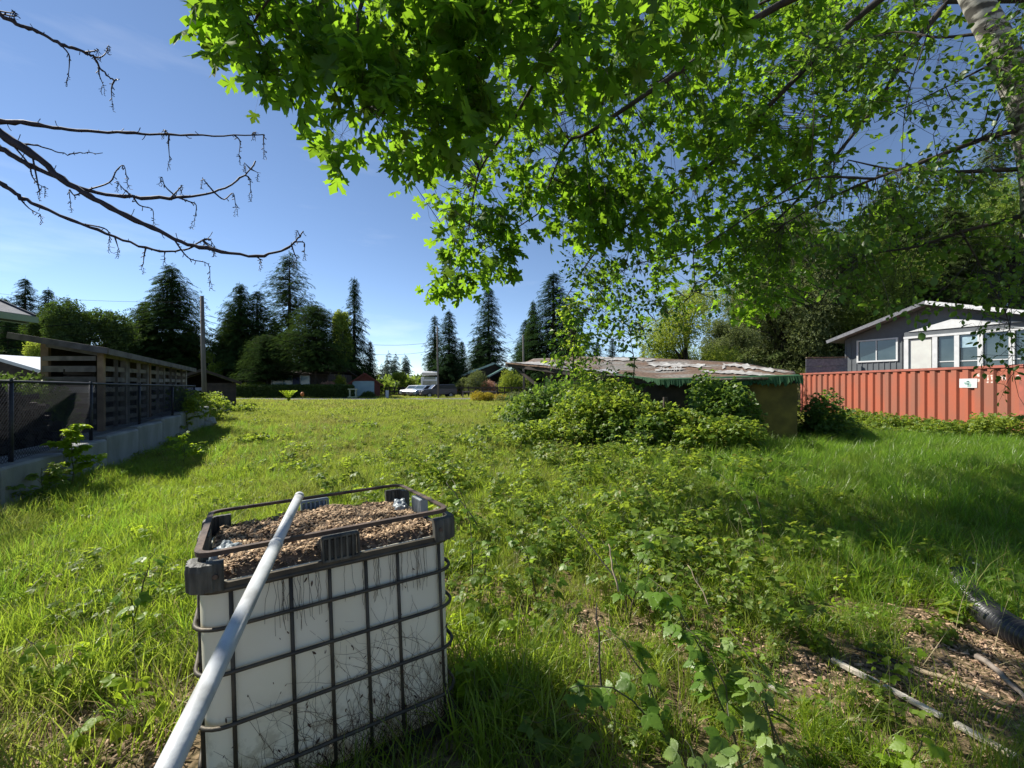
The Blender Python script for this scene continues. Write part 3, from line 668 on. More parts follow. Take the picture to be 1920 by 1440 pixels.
for z in np.arange(.10, 1.82, .235):      # end wall facing the field
    a = A+Vector((-.06, -.07, z))-wo_; b = A+Bk+Vector((.0, -.07, z))-wo_
    MB().beam(a, b, .022, .115+.01*rng.normal()).build('slat', M_slat, ws)
for i_ in range(len(post_ts)-1):
    t0, t1 = post_ts[i_]+.06, post_ts[i_+1]-.06
    if t1-t0 < .3: continue
    if i_ == 3: continue
    for z in np.arange(.12, 1.72, .235):
        MB().beam(sp(t0, z+rng.normal()*.01, .02), sp(t1, z-.01+rng.normal()*.01, .02), .02, .105+rng.normal()*.008).build('slat', M_slat, ws)
    MB().beam(sp((t0+t1)/2, 0, .045), sp((t0+t1)/2, 1.75, .045), .08, .02, up=D).build('batten', M_slat, ws)
MB().beam(sp(0, 1.83, .03), sp(Lsh, 1.72, .03), .04, .12).build('wall_plate', M_slat, ws)
MB().beam(A+Vector((0, -.02, 1.86))-wo_, A+Bk+Vector((0, -.02, 2.08))-wo_, .05, .13).build('wall_plate', M_slat, ws)
# dim stacked wood inside
mbk = MB()
for t in np.arange(.35, Lsh-.2, .17):
    for z in np.arange(.08, 1.5, .15):
        mbk.beam(sp(t+rng.normal()*.02, z, -.25), sp(t+rng.normal()*.02, z+rng.normal()*.02, -.75), .13+.03*rng.random(), .12)
tag(mbk.build('stacked_firewood', M_darkwood, ws), kind='stuff')
# mono-pitch roof
def rp(t, u, z): return A+D*t+Bk*u+Nrm*(.0)+Vector((0, 0, z))-wo_
ov = .32
tp = [rp(-.45, -.28, 1.93), rp(Lsh+.2, -.28, 1.75), rp(Lsh+.2, 1.45, 2.10), rp(-.45, 1.45, 2.28)]
bt = [p-Vector((0, 0, .035)) for p in tp]
MB().hull4(tp, bt).build('roof_deck', M_darkwood, ws)
MB().beam(tp[0]+Nrm*.012+Vector((0, 0, -.06)), tp[1]+Nrm*.012+Vector((0, 0, -.06)), .02, .13).build('fascia', M_slat, ws)
f_ = Vector((0, -.014, -.05)); MB().beam(tp[3]+f_, tp[0]+f_, .02, .13).build('fascia', M_slat, ws)
MB().beam(rp(0, 1.0, 0), rp(Lsh, 1.0, 0)+Vector((0, 0, 0)), .03, .02).build('sill', M_darkwood, ws)
mb = MB(); mb.hull4([rp(0, 1.02, 2.08), rp(Lsh, 1.02, 1.9), rp(Lsh, 1.02, 0), rp(0, 1.02, 0)], [p-Vector((.02, 0, 0)) for p in (rp(0, 1.02, 2.08), rp(Lsh, 1.02, 1.9), rp(Lsh, 1.02, 0), rp(0, 1.02, 0))]).build('back_wall', M_darkwood, ws)

# gabled outbuilding past the woodshed, half open
def gable_shed(name, x, y, w, dpt, zb, hw, hr, mw, mroof, label, cat, rz=0, over=.25, front=True):
    t = empty(name, (x, y, zb), rz, label, cat)
    th = .08
    MB().box((-w/2+th/2, dpt/2, hw/2), (th, dpt-.0, hw)).build('side_wall', mw, t)
    MB().box((w/2-th/2, dpt/2, hw/2), (th, dpt-.0, hw)).build('side_wall', mw, t)
    MB().prism([(-w/2+th, 0), (w/2-th, 0), (w/2-th, hw), (0, hr-.04), (-w/2+th, hw)], 'y', dpt-th, dpt).build('back_wall', mw, t)
    if front: MB().prism([(-w/2+th, 0), (w/2-th, 0), (w/2-th, hw), (0, hr-.04), (-w/2+th, hw)], 'y', .0, th).build('front_wall', mw, t)
    sl = (hr-hw)/(w/2)
    for sg in (-1, 1):
        e = w/2+over
        MB().prism([(0, hr), (0, hr+.1), (sg*e, hw-sl*over+.1), (sg*e, hw-sl*over)], 'y', -over, dpt+over).build('roof_slope', mroof, t)
        a = (sg*.02, -over-.013, hr+.04); b = (sg*(e), -over-.013, hw-sl*over+.04)
        MB().beam(a, b, .02, .17).build('bargeboard', mw if mroof is not M_whiteroof else M_white, t)
    return t
s2 = gable_shed('gabled_outbuilding', -19.1, 27, 3.5, 3.5, .45, 1.6, 2.3, M_darkwood, M_roofgrey, 'dark open gabled outbuilding behind the utility pole', 'outbuilding', rz=math.radians(33), over=.3, front=False)
for k in range(3): MB().box((-.7+.03*k, .8, .45+.36*k), (1.5, .5, .2)).build('stacked_crate', M_blue if k == 1 else mat('pale_violet_plastic', (.35, .36, .5), .5), s2)
MB().box((.95, .05, .8), (1.5, .06, 1.5)).build('front_wall', M_darkwood, s2)
pole = MB().tube([(-15.45, 22, .3), (-15.6, 22, 6.35)], [.115, .085], 12).build('utility_pole', M_polew, None, True)
tag(pole, 'bare weathered utility pole behind the woodshed, without crossarm', 'utility pole')
MB().beam((-.0, 0, 0), (0, 0, .9), .02, .02)
rk = MB(); 
def rock(name, c, s, seed, m, label, cat):
    import bmesh
    bm = bmesh.new(); bmesh.ops.create_icosphere(bm, subdivisions=4, radius=1)
    from mathutils import noise
    for v in bm.verts:
        n_ = noise.fractal(v.co*1.1+Vector((seed, 0, 0)), 1, 2, 5); v.co *= 1+.45*n_
        v.co = Vector((v.co.x*s[0], v.co.y*s[1], v.co.z*s[2]))
    me = bpy.data.meshes.new(name); bm.to_mesh(me); bm.free()
    o = link(name, me, m, None, c); return tag(o, label, cat)
p = U(409, 764, 20.5); rock('boulder', (p.x, p.y, .62), (.5, .45, .34), 2.3, M_rock, 'dark grey boulder in the weeds at the far end of the block wall', 'boulder')
p = U(365, 792, 15.6); rock('boulder', (p.x+.15, p.y, .55), (.4, .45, .3), 5.1, M_conc, 'pale grey rock beside the last block of the wall', 'rock')

# corner of the neighbour's house, top left; low building with white roof below it
nh = empty('neighbour_house', (-12.6, 6.0, .6), 0, 'pale green eave corner of a house at the left edge above the fence', 'house')
c0 = U(62, 592, 9.0)-Vector(nh.location); ex, yf, zt = c0.x, c0.y, c0.z
MB().box((ex-3.2, yf-3.4, 1.4), (5.0, 5.6, 2.8)).build('wall', M_palegreen, nh)
MB().hull4([(ex, yf-6.5, zt), (ex, yf, zt), (ex-3.4, yf, zt+1.5), (ex-3.4, yf-6.5, zt+1.5)], [(ex, yf-6.5, zt-.14), (ex, yf, zt-.14), (ex-3.4, yf, zt+1.36), (ex-3.4, yf-6.5, zt+1.36)]).build('roof', M_roofgrey, nh)
MB().hull4([(ex-.03, yf-6.4, zt-.17), (ex-.03, yf-.04, zt-.17), (ex-3.4, yf-.04, zt+1.3), (ex-3.4, yf-6.4, zt+1.3)], [(ex-.03, yf-6.4, zt-.19), (ex-.03, yf-.04, zt-.19), (ex-3.4, yf-.04, zt+1.28), (ex-3.4, yf-6.4, zt+1.28)]).build('soffit', M_palegreen, nh)
MB().beam((ex, yf+.02, zt-.06), (ex-3.4, yf+.02, zt+1.44), .03, .18).build('bargeboard', M_gutter, nh)
MB().box((ex+.06, yf-3.2, zt-.09), (.11, 6.4, .12)).build('gutter', M_palegreen, nh)
wb = gable_shed('white_roofed_shed', -27.5, 23, 5.5, 6, .5, 2.1, 2.9, M_darkwood, M_whiteroof, 'low shed with a bright white metal roof beyond the fence', 'shed')

# ------------------------------------------------------------------ shed with mossy roof in the middle
sh = empty('derelict_shed', (5, 16, 0), 0, 'long derelict shed with sagging mossy roof amid brambles', 'shed'); so_ = Vector(sh.location)
near = [(948, 679, 20.3), (1010, 686, 18.6), (1100, 698, 16.6), (1165, 704, 15.6), (1235, 713, 14.5), (1290, 711, 13.9), (1380, 708, 13.3), (1502, 706, 12.75)]
far = [(1000, 673, 25.5), (1060, 669, 25.2), (1120, 668.5, 24.8), (1190, 670, 24.2), (1250, 673, 23.4), (1310, 675, 22.6), (1385, 680, 21), (1490, 697, 16)]
NX = 8*len(near)-8+1; NY = 12; V = []
def lerpl(Ls, t):
    q = t*(len(Ls)-1); i0 = min(int(q), len(Ls)-2); return U(*Ls[i0]).lerp(U(*Ls[i0+1]), q-i0)
for i_ in range(NX):
    a = lerpl(near, i_/(NX-1)); b = lerpl(far, i_/(NX-1))
    for j_ in range(NY+1):
        t = j_/NY; p = a.lerp(b, t); p.z += .06*(float(vnoise(p.x, p.y, 1.4, 2))-.5)-.12*math.sin(t*PI)
        if j_ == 0: p.y += .25*(float(vnoise(p.x, 0, .35, 6))-.5)
        V.append(p-so_)
Fs = [(i_*(NY+1)+j_, (i_+1)*(NY+1)+j_, (i_+1)*(NY+1)+j_+1, i_*(NY+1)+j_+1) for i_ in range(NX-1) for j_ in range(NY)]
rf = MB().add(V, Fs).build('roof', M_moss, sh, True)
md = rf.modifiers.new('thick', 'SOLIDIFY'); md.thickness = .07; md.offset = -1 if rf.data.polygons[0].normal.z > 0 else 1
# torn pale sheets lying on the roof
rn2 = np.random.default_rng(5)
def roofp(s, t, dz=.0):
    q = s*(NX-1); i0 = min(int(q), NX-2); r_ = t*NY; j0 = min(int(r_), NY-1); f1 = q-i0; f2 = r_-j0
    P = lambda a, b: V[a*(NY+1)+b]
    p = P(i0, j0).lerp(P(i0+1, j0), f1).lerp(P(i0, j0+1).lerp(P(i0+1, j0+1), f1), f2); return p+Vector((0, 0, dz))
def sheet(s0, s1, t0, t1, m, rag=.03, n1=22, n2=5, name='torn_sheet'):
    W = []
    for a_ in range(n1+1):
        for b_ in range(n2+1):
            s = s0+(s1-s0)*a_/n1; e = (b_ in (0, n2)); t = t0+(t1-t0)*b_/n2+(rag*rn2.normal() if e else 0)
            s += rag*.4*rn2.normal() if a_ in (0, n1) else 0
            W.append(roofp(min(max(s, 0), .999), min(max(t, 0.01), .99), .03+.02*rn2.random()))
    Fq = [(a_*(n2+1)+b_, (a_+1)*(n2+1)+b_, (a_+1)*(n2+1)+b_+1, a_*(n2+1)+b_+1) for a_ in range(n1) for b_ in range(n2)]
    MB().add(W, Fq).build(name, m, sh, False)
M_sheet = mat('faded_sheet', (.46, .45, .42), .8, (.20, .18, .16), 3, bump=.3)
sheet(.50, .74, .62, .78, M_sheet); sheet(.30, .52, .80, .93, M_sheet); sheet(.74, .93, .30, .5, M_sheet, .04); sheet(.55, .66, .45, .55, M_sheet); sheet(.02, .18, .04, .5, M_sheet, .02); sheet(.80, .97, .7, .85, M_sheet, .05)
sheet(.10, .4, .05, .2, mat('grey_roofing', (.34, .34, .35), .8, (.24, .24, .25), 4), .03)
# walls below
def qpan(name, a, b, zt0, zt1, zb, m, th=.05):
    a, b = Vector(a), Vector(b); nrm = Vector((b-a)[:]).cross(Vector((0, 0, 1))).normalized()*th
    P = [Vector((a.x, a.y, zb)), Vector((b.x, b.y, zb)), Vector((b.x, b.y, zt1)), Vector((a.x, a.y, zt0))]
    return MB().hull4([p-so_ for p in P], [p-nrm-so_ for p in P]).build(name, m, sh)
cR = U(1495, 722, 13.0); cP = U(1402, 722, 13.6); cG = U(1290, 722, 14.4); cM = U(1215, 722, 15.2)
qpan('plywood_panel', cP, cR, 1.93, 1.95, -.05, M_ply); 
MB().beam(Vector((cR.x, cR.y-.03, 0))-so_, Vector((cR.x, cR.y-.03, 1.95))-so_, .09, .09).build('corner_post', M_ply, sh)
qpan('tarp_wall', cG, cP, 1.93, 1.93, 0, M_tarp); qpan('dark_wall', cM, cG, 1.9, 1.92, 0, M_darkwood)
e_ = U(1488, 722, 17.0); qpan('side_wall', cR, e_, 1.98, 2.1, -.05, M_darkwood)
w1 = U(1100, 722, 18.8); qpan('back_partition', w1, cM, 2.3, 1.95, 0, M_darkwood)
w2 = U(1020, 722, 21.5); qpan('back_partition', w2, w1, 2.9, 2.35, 0, M_darkwood)
w3 = U(1490, 722, 17.3)
for px, d, pyt in ((1008, 19.0, 688), (1060, 18.0, 695), (1150, 16.2, 704), (1238, 14.9, 715)):
    p = U(px, pyt, d); MB().beam(Vector((p.x, p.y, .1))-so_, p-so_, .12, .12).build('post', M_darkwood, sh)
a = U(958, 681, 20.2); b = U(1006, 722, 19.0); MB().beam(a-so_, b-so_, .09, .12).build('knee_brace', M_darkwood, sh)
mb = MB()
for i_ in range(len(near)-1):
    a, b = U(*near[i_]), U(*near[i_+1]); off = Vector((.0, .12, -.13)); mb.beam(a+off-so_, b+off-so_, .05, .14)
mb.build('eave_beam', M_darkwood, sh)
# green fringe of tarp hanging over the eave
V2 = []; n1 = 170
for i_ in range(n1+1):
    t = i_/n1; p = U(1150, 703.5, 15.75).lerp(U(1235, 714, 14.4), t/.25) if t < .25 else U(1235, 714, 14.4).lerp(U(1503, 707, 12.68), (t-.25)/.75)
    p = p+Vector((0, -.06, .05)); dz = (.05+.22*S(t*3-.2))*(.35+.5*float(vnoise(t*60, 0, 2.2, 8))+.6*rn2.random())
    V2 += [p-so_+Vector((0, .25, .03)), p-so_, p-so_+Vector((.0, -.02-.02*rn2.random(), -dz))]
MB().add(V2, [(3*i_+q, 3*i_+3+q, 3*i_+4+q, 3*i_+1+q) for i_ in range(n1) for q in range(2)]).build('tarp_edge', M_tarp, sh)
p = U(1246, 760, 11.6); tag(MB().beam((p.x, p.y, .1), (p.x+.02, p.y, 1.55), .1, .1).build('wooden_post', M_darkwood), 'dark wooden post standing in the brambles before the shed', 'post')

# ------------------------------------------------------------------ red shipping container, its long side to the field
ct = empty('shipping_container', (18.4, 15.7, .03), 0, 'faded red shipping container with corrugated side', 'shipping container')
Lc, Wc, Hc = 12.19, 2.44, 2.59
pr = []; yv = .16; P0 = .467
while yv < Lc-.16-P0*.5:
    pr += [(yv, 0.035), (yv+.17, .035), (yv+.215, .115), (yv+.36, .115), (yv+.42, .035)]; yv += P0
pr.append((Lc-.16, .04))
def corr(name, xs):
    Vc = []; 
    for yq, dx in pr: Vc += [(xs(dx), yq, .16), (xs(dx), yq, Hc-.10)]
    o = MB().add(Vc, [(2*i_, 2*i_+2, 2*i_+3, 2*i_+1) for i_ in range(len(pr)-1)]).build(name, M_contr, ct)
    md = o.modifiers.new('s', 'SOLIDIFY'); md.thickness = .004; return o
corr('side_panel', lambda d: d); corr('side_panel', lambda d: Wc-d)
for xx in (.04, Wc-.04):
    MB().box((xx, Lc/2, Hc-.05), (.08, Lc-.36, .10)).build('top_rail', M_contrd, ct); MB().box((xx, Lc/2, .08), (.08, Lc-.36, .155)).build('bottom_rail', M_contrd, ct)
    for yq in (.08, Lc-.08): MB().box((xx, yq, Hc/2), (.10, .16, Hc-.26)).build('corner_post', M_contrd, ct)
    for yq in (.09, Lc-.09):
        for zq in (.07, Hc-.06): bevel(MB().box((xx, yq, zq), (.17, .18, .125)).build('corner_casting', M_contrd, ct), .015)
MB().box((Wc/2, Lc/2, Hc-.09), (Wc-.17, Lc-.2, .03)).build('roof_panel', M_contrd, ct); MB().box((Wc/2, Lc/2, .14), (Wc-.17, Lc-.2, .05)).build('container_floor', M_darkwood, ct)
MB().box((Wc/2, Lc-.10, Hc/2), (Wc-.2, .05, Hc-.2)).build('end_panel', M_contr, ct)
for sg in (0, 1):
    d_ = MB().box((Wc/2-.56+1.12*sg, .07, Hc/2), (1.10, .05, Hc-.22)).build('cargo_door', M_contr, ct)
    for q in (-.25, .25): MB().tube([(Wc/2-.56+1.12*sg+q, .02, .2), (Wc/2-.56+1.12*sg+q, .02, Hc-.2)], .018, 6).build('locking_bar', M_galv, d_)
# white placard and rubbed-out white characters on the side
ys = 18.4*F/(1814-CX)-15.7
def side_y(px): return 18.4*F/(px-CX)-15.7
def side_z(px, py): return EYE-(py-CY)/(px-CX)*18.4-.03
ya, yb = side_y(1798), side_y(1831); z0, z1 = side_z(1814, 727), side_z(1814, 710)
MB().box((.022, (ya+yb)/2, (z0+z1)/2), (.012, abs(ya-yb), z1-z0)).build('placard', M_white, ct)
mb = MB()
for k in range(7):
    u_ = rng.random(); mb.box((.014, yb+(ya-yb)*(.3+.4*u_), z0+(z1-z0)*(.15+.6*rng.random())), (.004, .05+.1*rng.random(), .03+.05*rng.random()))
mb.build('placard_print', mat('faded_green_print', (.25, .4, .36), .6), ct)
M_wp = mat('rubbed_white_paint', (.7, .6, .55), .7, (.5, .25, .18), 16, lo=.45, hi=.6)
mb = MB()
for px, w, rows in ((1843, 5, ((706, 700), (716, 710))), (1858, 9, ((713, 703), (718, 715))), (1878, 9, ((713, 704),)), (1893, 3, ((712, 703),)), (1907, 8, ((711, 703),))):
    for yb_, yt_ in rows:
        for q in (0, 1):
            yc = side_y(px+q*w*.55); x_ = .036
            # sit on the outer ridge face nearest
            rel = (yc-.16) % P0; x_ = .037 if rel < .16 or rel > .42 else .11
            if x_ > .05: yc += P0*.5; 
            h_ = side_z(px, yt_)-side_z(px, yb_); mb.box((.036, yc, side_z(px, (yb_+yt_)/2)), (.003, .05, h_)); mb.box((.0358, yc+.04, side_z(px, yt_+1.5)), (.003, .06, h_*.2))
mb.build('side_lettering', M_wp, ct)

# ------------------------------------------------------------------ grey house behind the container
hd = Vector((.393, -.919, 0)).normalized(); hn = Vector((-hd.y, hd.x, 0))     # hn points away from the camera side
if hn.x < 0: hn = -hn
gh = empty('grey_house', (21.8, 28.5, 2.3), 0, 'grey board and batten house with white framed windows above the container', 'house')
R3 = Matrix((hd, hn, Vector((0, 0, 1)))).transposed()
gh.rotation_euler = R3.to_euler()
# local: x along facade, y into house, z up from 2.3
def hz(z): return z-2.3
W_ = 10.2; zE = hz(4.95); zP = hz(6.50); xP = 4.4
def wallpanel(x0, x1, z0, z1, name='wall', y=0, m=M_sidegrey, th=.12): return MB().box(((x0+x1)/2, y+th/2, (z0+z1)/2), (x1-x0, th, z1-z0)).build(name, m, gh)
wallpanel(-.1, .62, -.8, zE-.15); wallpanel(.62, 2.80, -.8, hz(3.33)); wallpanel(.62, 2.80, hz(4.68), zE-.15); wallpanel(2.80, 3.22, -.8, zE-.15)
MB().box((-.04, 4.2, 1.0), (.12, 8.1, 3.3)).build('wall', M_sidegrey, gh)
# gable wall above
MB().prism([(-.1, zE-.15), (9.0, zE-.15), (9.0, zE+.0), (xP, zP-.12), (-.1, zE-.14)], 'y', .0, .12).build('gable_wall', M_sidegrey, gh)
for xx in np.arange(-.02, 3.2, .3):
    if .5 < xx < 2.9: MB().box((xx, -.015, (-.8+hz(3.24))/2), (.04, .03, hz(3.24)+.8)).build('batten', M_sidegrey, gh)
    else: MB().box((xx, -.015, (-.8+zE-.17)/2), (.04, .03, zE-.17+.8)).build('batten', M_sidegrey, gh)
def window(x0, x1, z0, z1, y=0, mull=(), fr=.09, name='window', glass=M_glass):
    w = MB()
    w.box(((x0+x1)/2, y-.02, z1-fr/2), (x1-x0, .1, fr)); w.box(((x0+x1)/2, y-.02, z0+fr/2), (x1-x0, .1, fr))
    w.box((x0+fr/2, y-.02, (z0+z1)/2), (fr, .096, z1-z0-2*fr)); w.box((x1-fr/2, y-.02, (z0+z1)/2), (fr, .096, z1-z0-2*fr))
    for q in mull: w.box((q, y, (z0+z1)/2), (.05, .05, z1-z0-2*fr))
    f = w.build(name, M_white, gh); MB().box(((x0+x1)/2, y+.03, (z0+z1)/2), (x1-x0-2*fr, .02, z1-z0-2*fr)).build('pane', glass, f); return f
window(.62, 2.80, hz(3.30), hz(4.70), mull=(1.68,))
# projecting sunroom: door, three tall windows, white posts
ys_ = -.25
wallpanel(3.2, 9.6, hz(4.62), zE-.02, 'beam_band', ys_, M_sidegrey)
dr = MB().box((3.95, ys_+.05, hz(3.55)), (.95, .06, 1.85)).build('door', M_blind, gh)
for x0, x1 in ((3.22, 3.42), (4.50, 4.72), (5.42, 5.62), (6.33, 6.53), (7.45, 7.65), (9.4, 9.6)):
    MB().box(((x0+x1)/2, ys_+.02, hz(3.55)), (x1-x0, .16, 2.14)).build('trim_post', M_white, gh)
MB().box((6.4, ys_-.045, hz(4.60)), (6.4, .06, .12)).build('head_trim', M_white, gh)
for x0, x1 in ((4.72, 5.42), (5.62, 6.33), (6.53, 7.45), (7.65, 9.4)):
    g = MB().box(((x0+x1)/2, ys_+.06, hz(3.53)), (x1-x0, .02, 2.0)).build('pane', M_glass, gh)
    MB().box(((x0+x1)/2, ys_+.03, hz(3.15)), (x1-x0, .04, .05)).build('mullion', M_white, g)
MB().box((5.97, ys_+.03, hz(4.2)), (.66, .01, .7)).build('window_blind', mat('pale_blue_blind', (.35, .5, .58), .6), gh)
wallpanel(3.2, 9.6, -.8, hz(2.5), 'wall', ys_)
# white inner gable
MB().prism([(3.4, zE-.02), (7.9, zE-.02), (5.3, zE+.46)], 'y', ys_-.05, ys_+.05).build('porch_gable', M_white, gh)
# main roof: two slopes and white bargeboards
eL = -.75; eR = 9.9
zl = zP-(xP-eL)*.335; zr = zP-(eR-xP)*.30
MB().hull4([(eL, -.8, zl), (xP, -.8, zP), (xP, 8.5, zP), (eL, 8.5, zl)], [(eL, -.8, zl-.1), (xP, -.8, zP-.1), (xP, 8.5, zP-.1), (eL, 8.5, zl-.1)]).build('roof_slope', M_roofgrey, gh)
MB().hull4([(eR, -.8, zr), (xP, -.8, zP), (xP, 8.5, zP), (eR, 8.5, zr)], [(eR, -.8, zr-.1), (xP, -.8, zP-.1), (xP, 8.5, zP-.1), (eR, 8.5, zr-.1)]).build('roof_slope', M_roofgrey, gh)
MB().beam((eL, -.815, zl-.07), (xP, -.815, zP-.07), .025, .2).build('bargeboard', M_roofgrey, gh); MB().beam((xP, -.815, zP-.07), (eR, -.815, zr-.07), .025, .2).build('bargeboard', M_white, gh)
# weathered fence box beside the house
bx = empty('wooden_screen', (19.6, 28.3, 2.35), 0, 'grey board screen fence at the left end of the house', 'fence')
a = U(1511, 722, 28.6); b = U(1589, 722, 28.0)
for k, z in enumerate((.55, 1.05)):
    MB().beam(Vector((a.x, a.y, 2.3+z))-Vector(bx.location), Vector((b.x, b.y, 2.3+z))-Vector(bx.location), .04, .48).build('plank', M_roofgrey, bx)
for q in (a, b): MB().beam(Vector((q.x, q.y-.04, 2.2))-Vector(bx.location), Vector((q.x, q.y-.04, 3.66))-Vector(bx.location), .1, .1).build('post', M_grey_wood, bx)
MB().beam(Vector((a.x, a.y-.03, 3.66))-Vector(bx.location), Vector((b.x, b.y-.03, 3.66))-Vector(bx.location), .14, .06).build('cap_rail', M_brown_wood, bx)

# ------------------------------------------------------------------ across the road
def G(px, d, z=.45): return Vector(((px-CX)/F*d, d, z))
rg = gable_shed('red_garage', G(684, 52).x, 52, 3.5, 6, .45, 1.55, 2.75, M_redwood, M_roofgrey, 'small red brown garage with a pale blue grey door across the road', 'garage', rz=math.radians(17), over=.4)
MB().box((-.15, -.03, .95), (2.45, .06, 1.9)).build('garage_door', M_gardoor, rg)
mb = MB().hull4([(-1.85, .4, 1.5), (-1.85, 5.5, 1.5), (-4.6, 5.5, .95), (-4.6, .4, .95)], [(-1.85, .4, 1.4), (-1.85, 5.5, 1.4), (-4.6, 5.5, .85), (-4.6, .4, .85)]).build('lean_to_roof', M_roofgrey, rg)
dh = empty('dark_bungalow', (G(545, 53).x, 53, .45), 0, 'dark bungalow with a wide white framed picture window behind the hedge', 'house')
MB().box((-.5, 4, 1.4), (10, 8, 2.8)).build('wall', M_darkwood, dh)
MB().hull4([(-6, -.7, 2.75), (5, -.7, 2.75), (4, 4, 4.3), (-5, 4, 4.3)], [(-6, -.7, 2.6), (5, -.7, 2.6), (4, 4, 4.15), (-5, 4, 4.15)]).build('roof_slope', M_darkwood, dh)
MB().hull4([(-6, 8.7, 2.75), (5, 8.7, 2.75), (4, 4, 4.3), (-5, 4, 4.3)], [(-6, 8.7, 2.6), (5, 8.7, 2.6), (4, 4, 4.15), (-5, 4, 4.15)]).build('roof_slope', M_darkwood, dh)
M_skyglass = mat('sky_tinted_glass', (.12, .25, .36), .15, (.2, .36, .48), .9, spec=.9)  # reflected sky put into the pane colour as blue
def fwin(par, x0, x1, z0, z1, y=-.03, g=M_skyglass, mull=()):
    w = MB(); fr = .1
    w.box(((x0+x1)/2, y, z1), (x1-x0, .08, fr)).box(((x0+x1)/2, y, z0), (x1-x0, .08, fr)).box((x0, y, (z0+z1)/2), (fr, .076, z1-z0)).box((x1, y, (z0+z1)/2), (fr, .076, z1-z0))
    for q in mull: w.box((q, y, (z0+z1)/2), (fr*.8, .07, z1-z0-fr))
    f = w.build('window', M_white, par); MB().box(((x0+x1)/2, y+.015, (z0+z1)/2), (x1-x0-fr, .02, z1-z0-fr)).build('pane', g, f)
fwin(dh, -2.3, .2, 1.25, 2.55, mull=(-.95,)); fwin(dh, 1.2, 2.3, 1.3, 2.55); MB().box((.65, -.03, 1.2), (.8, .08, 2.3)).build('door', mat('navy_door', (.05, .06, .15), .5), dh)
gr = empty('green_roofed_house', (G(906, 65).x, 65, .45), math.radians(14), 'house with a green metal roof and two gables across the road', 'house')
MB().box((-.3, 3.5, 1.4), (6.4, 7, 2.8)).build('wall', M_darkwood, gr)
MB().prism([(-3.6, 2.75), (1.6, 4.75), (1.6, 4.6), (-3.6, 2.6)], 'y', -.5, 7.5).build('roof_slope', M_greenroof, gr); MB().prism([(1.6, 4.75), (5.0, 2.8), (5.0, 2.65), (1.6, 4.6)], 'y', -.5, 7.5).build('roof_slope', M_greenroof, gr)
MB().prism([(-3.3, 2.7), (1.6, 4.6), (4.7, 2.8)], 'y', .0, .1).build('gable_wall', M_darkwood, gr)
MB().beam((-3.6, -.53, 2.65), (1.6, -.53, 4.65), .05, .25).build('bargeboard', mat('sage_trim', (.5, .6, .55), .6), gr)
MB().prism([(.3, 2.7), (2.6, 3.95), (2.6, 3.8), (.3, 2.55)], 'y', -2.6, -.6).build('porch_roof', M_greenroof, gr); MB().prism([(2.6, 3.95), (5.0, 2.7), (5.0, 2.55), (2.6, 3.8)], 'y', -2.6, -.6).build('porch_roof', M_darkwood, gr)
MB().beam((.3, -2.64, 2.6), (2.6, -2.64, 3.86), .05, .2).build('bargeboard', mat('sage_trim', (.5, .6, .55)), gr)
for x in (.5, 2.6, 4.7): MB().beam((x, -2.4, 0), (x, -2.4, 2.6 if x != 2.6 else 3.7), .2, .2, up=(0, 1, 0)).build('porch_post', M_darkwood, gr)
fwin(gr, -2.8, -1.9, 1.3, 2.4); fwin(gr, -1.4, -.5, 1.3, 2.4)
MB().box((-.5, -1.9, .75), (5.2, 1.6, .12)).build('deck', M_grey_wood, gr)
for x in np.arange(-3, 2.1, .6): MB().box((x, -2.65, 1.25), (.06, .06, .95)).build('railing_post', M_white if x > .8 else M_grey_wood, gr)
MB().box((-.5, -2.65, 1.74), (5.2, .07, .07)).build('handrail', M_grey_wood, gr)

# hedge and garden bits
def box_leaves(n, c, sz, jit=.12):
    f = rng.integers(0, 5, n); p = (rng.random((n, 3))-.5)
    for ax, sg, ids in ((0, .5, 0), (0, -.5, 1), (1, -.5, 2), (2, .5, 3), (2, .5, 4)): p[f == ids, ax] = sg
    nrm = np.zeros((n, 3)); nrm[f == 0, 0] = 1; nrm[f == 1, 0] = -1; nrm[f == 2, 1] = -1; nrm[f >= 3, 2] = 1
    p = p*np.array(sz)+np.array(c)+rng.normal(0, jit, (n, 3)); return p, nrm
def dirs(n):
    d = rng.normal(size=(n, 3)); return d/np.linalg.norm(d, axis=1, keepdims=True)
hx0, hx1 = G(418, 48).x, G(652, 48).x
hg = empty('clipped_hedge', ((hx0+hx1)/2, 48.8, .45), 0, 'long clipped hedge along the far side of the road', 'hedge')
p, nr = box_leaves(16000, (0, 0, .62), (hx1-hx0, 1.3, 1.2), .07)
leaves_obj('foliage', L_clump, p, dirs(len(p)), dirs(len(p)), .18+.14*rng.random(len(p)), M_hedge, hg, 'stuff')
MB().box((0, .05, .58), (hx1-hx0-.2, 1.0, 1.1)).build('stems', M_darkwood, hg)
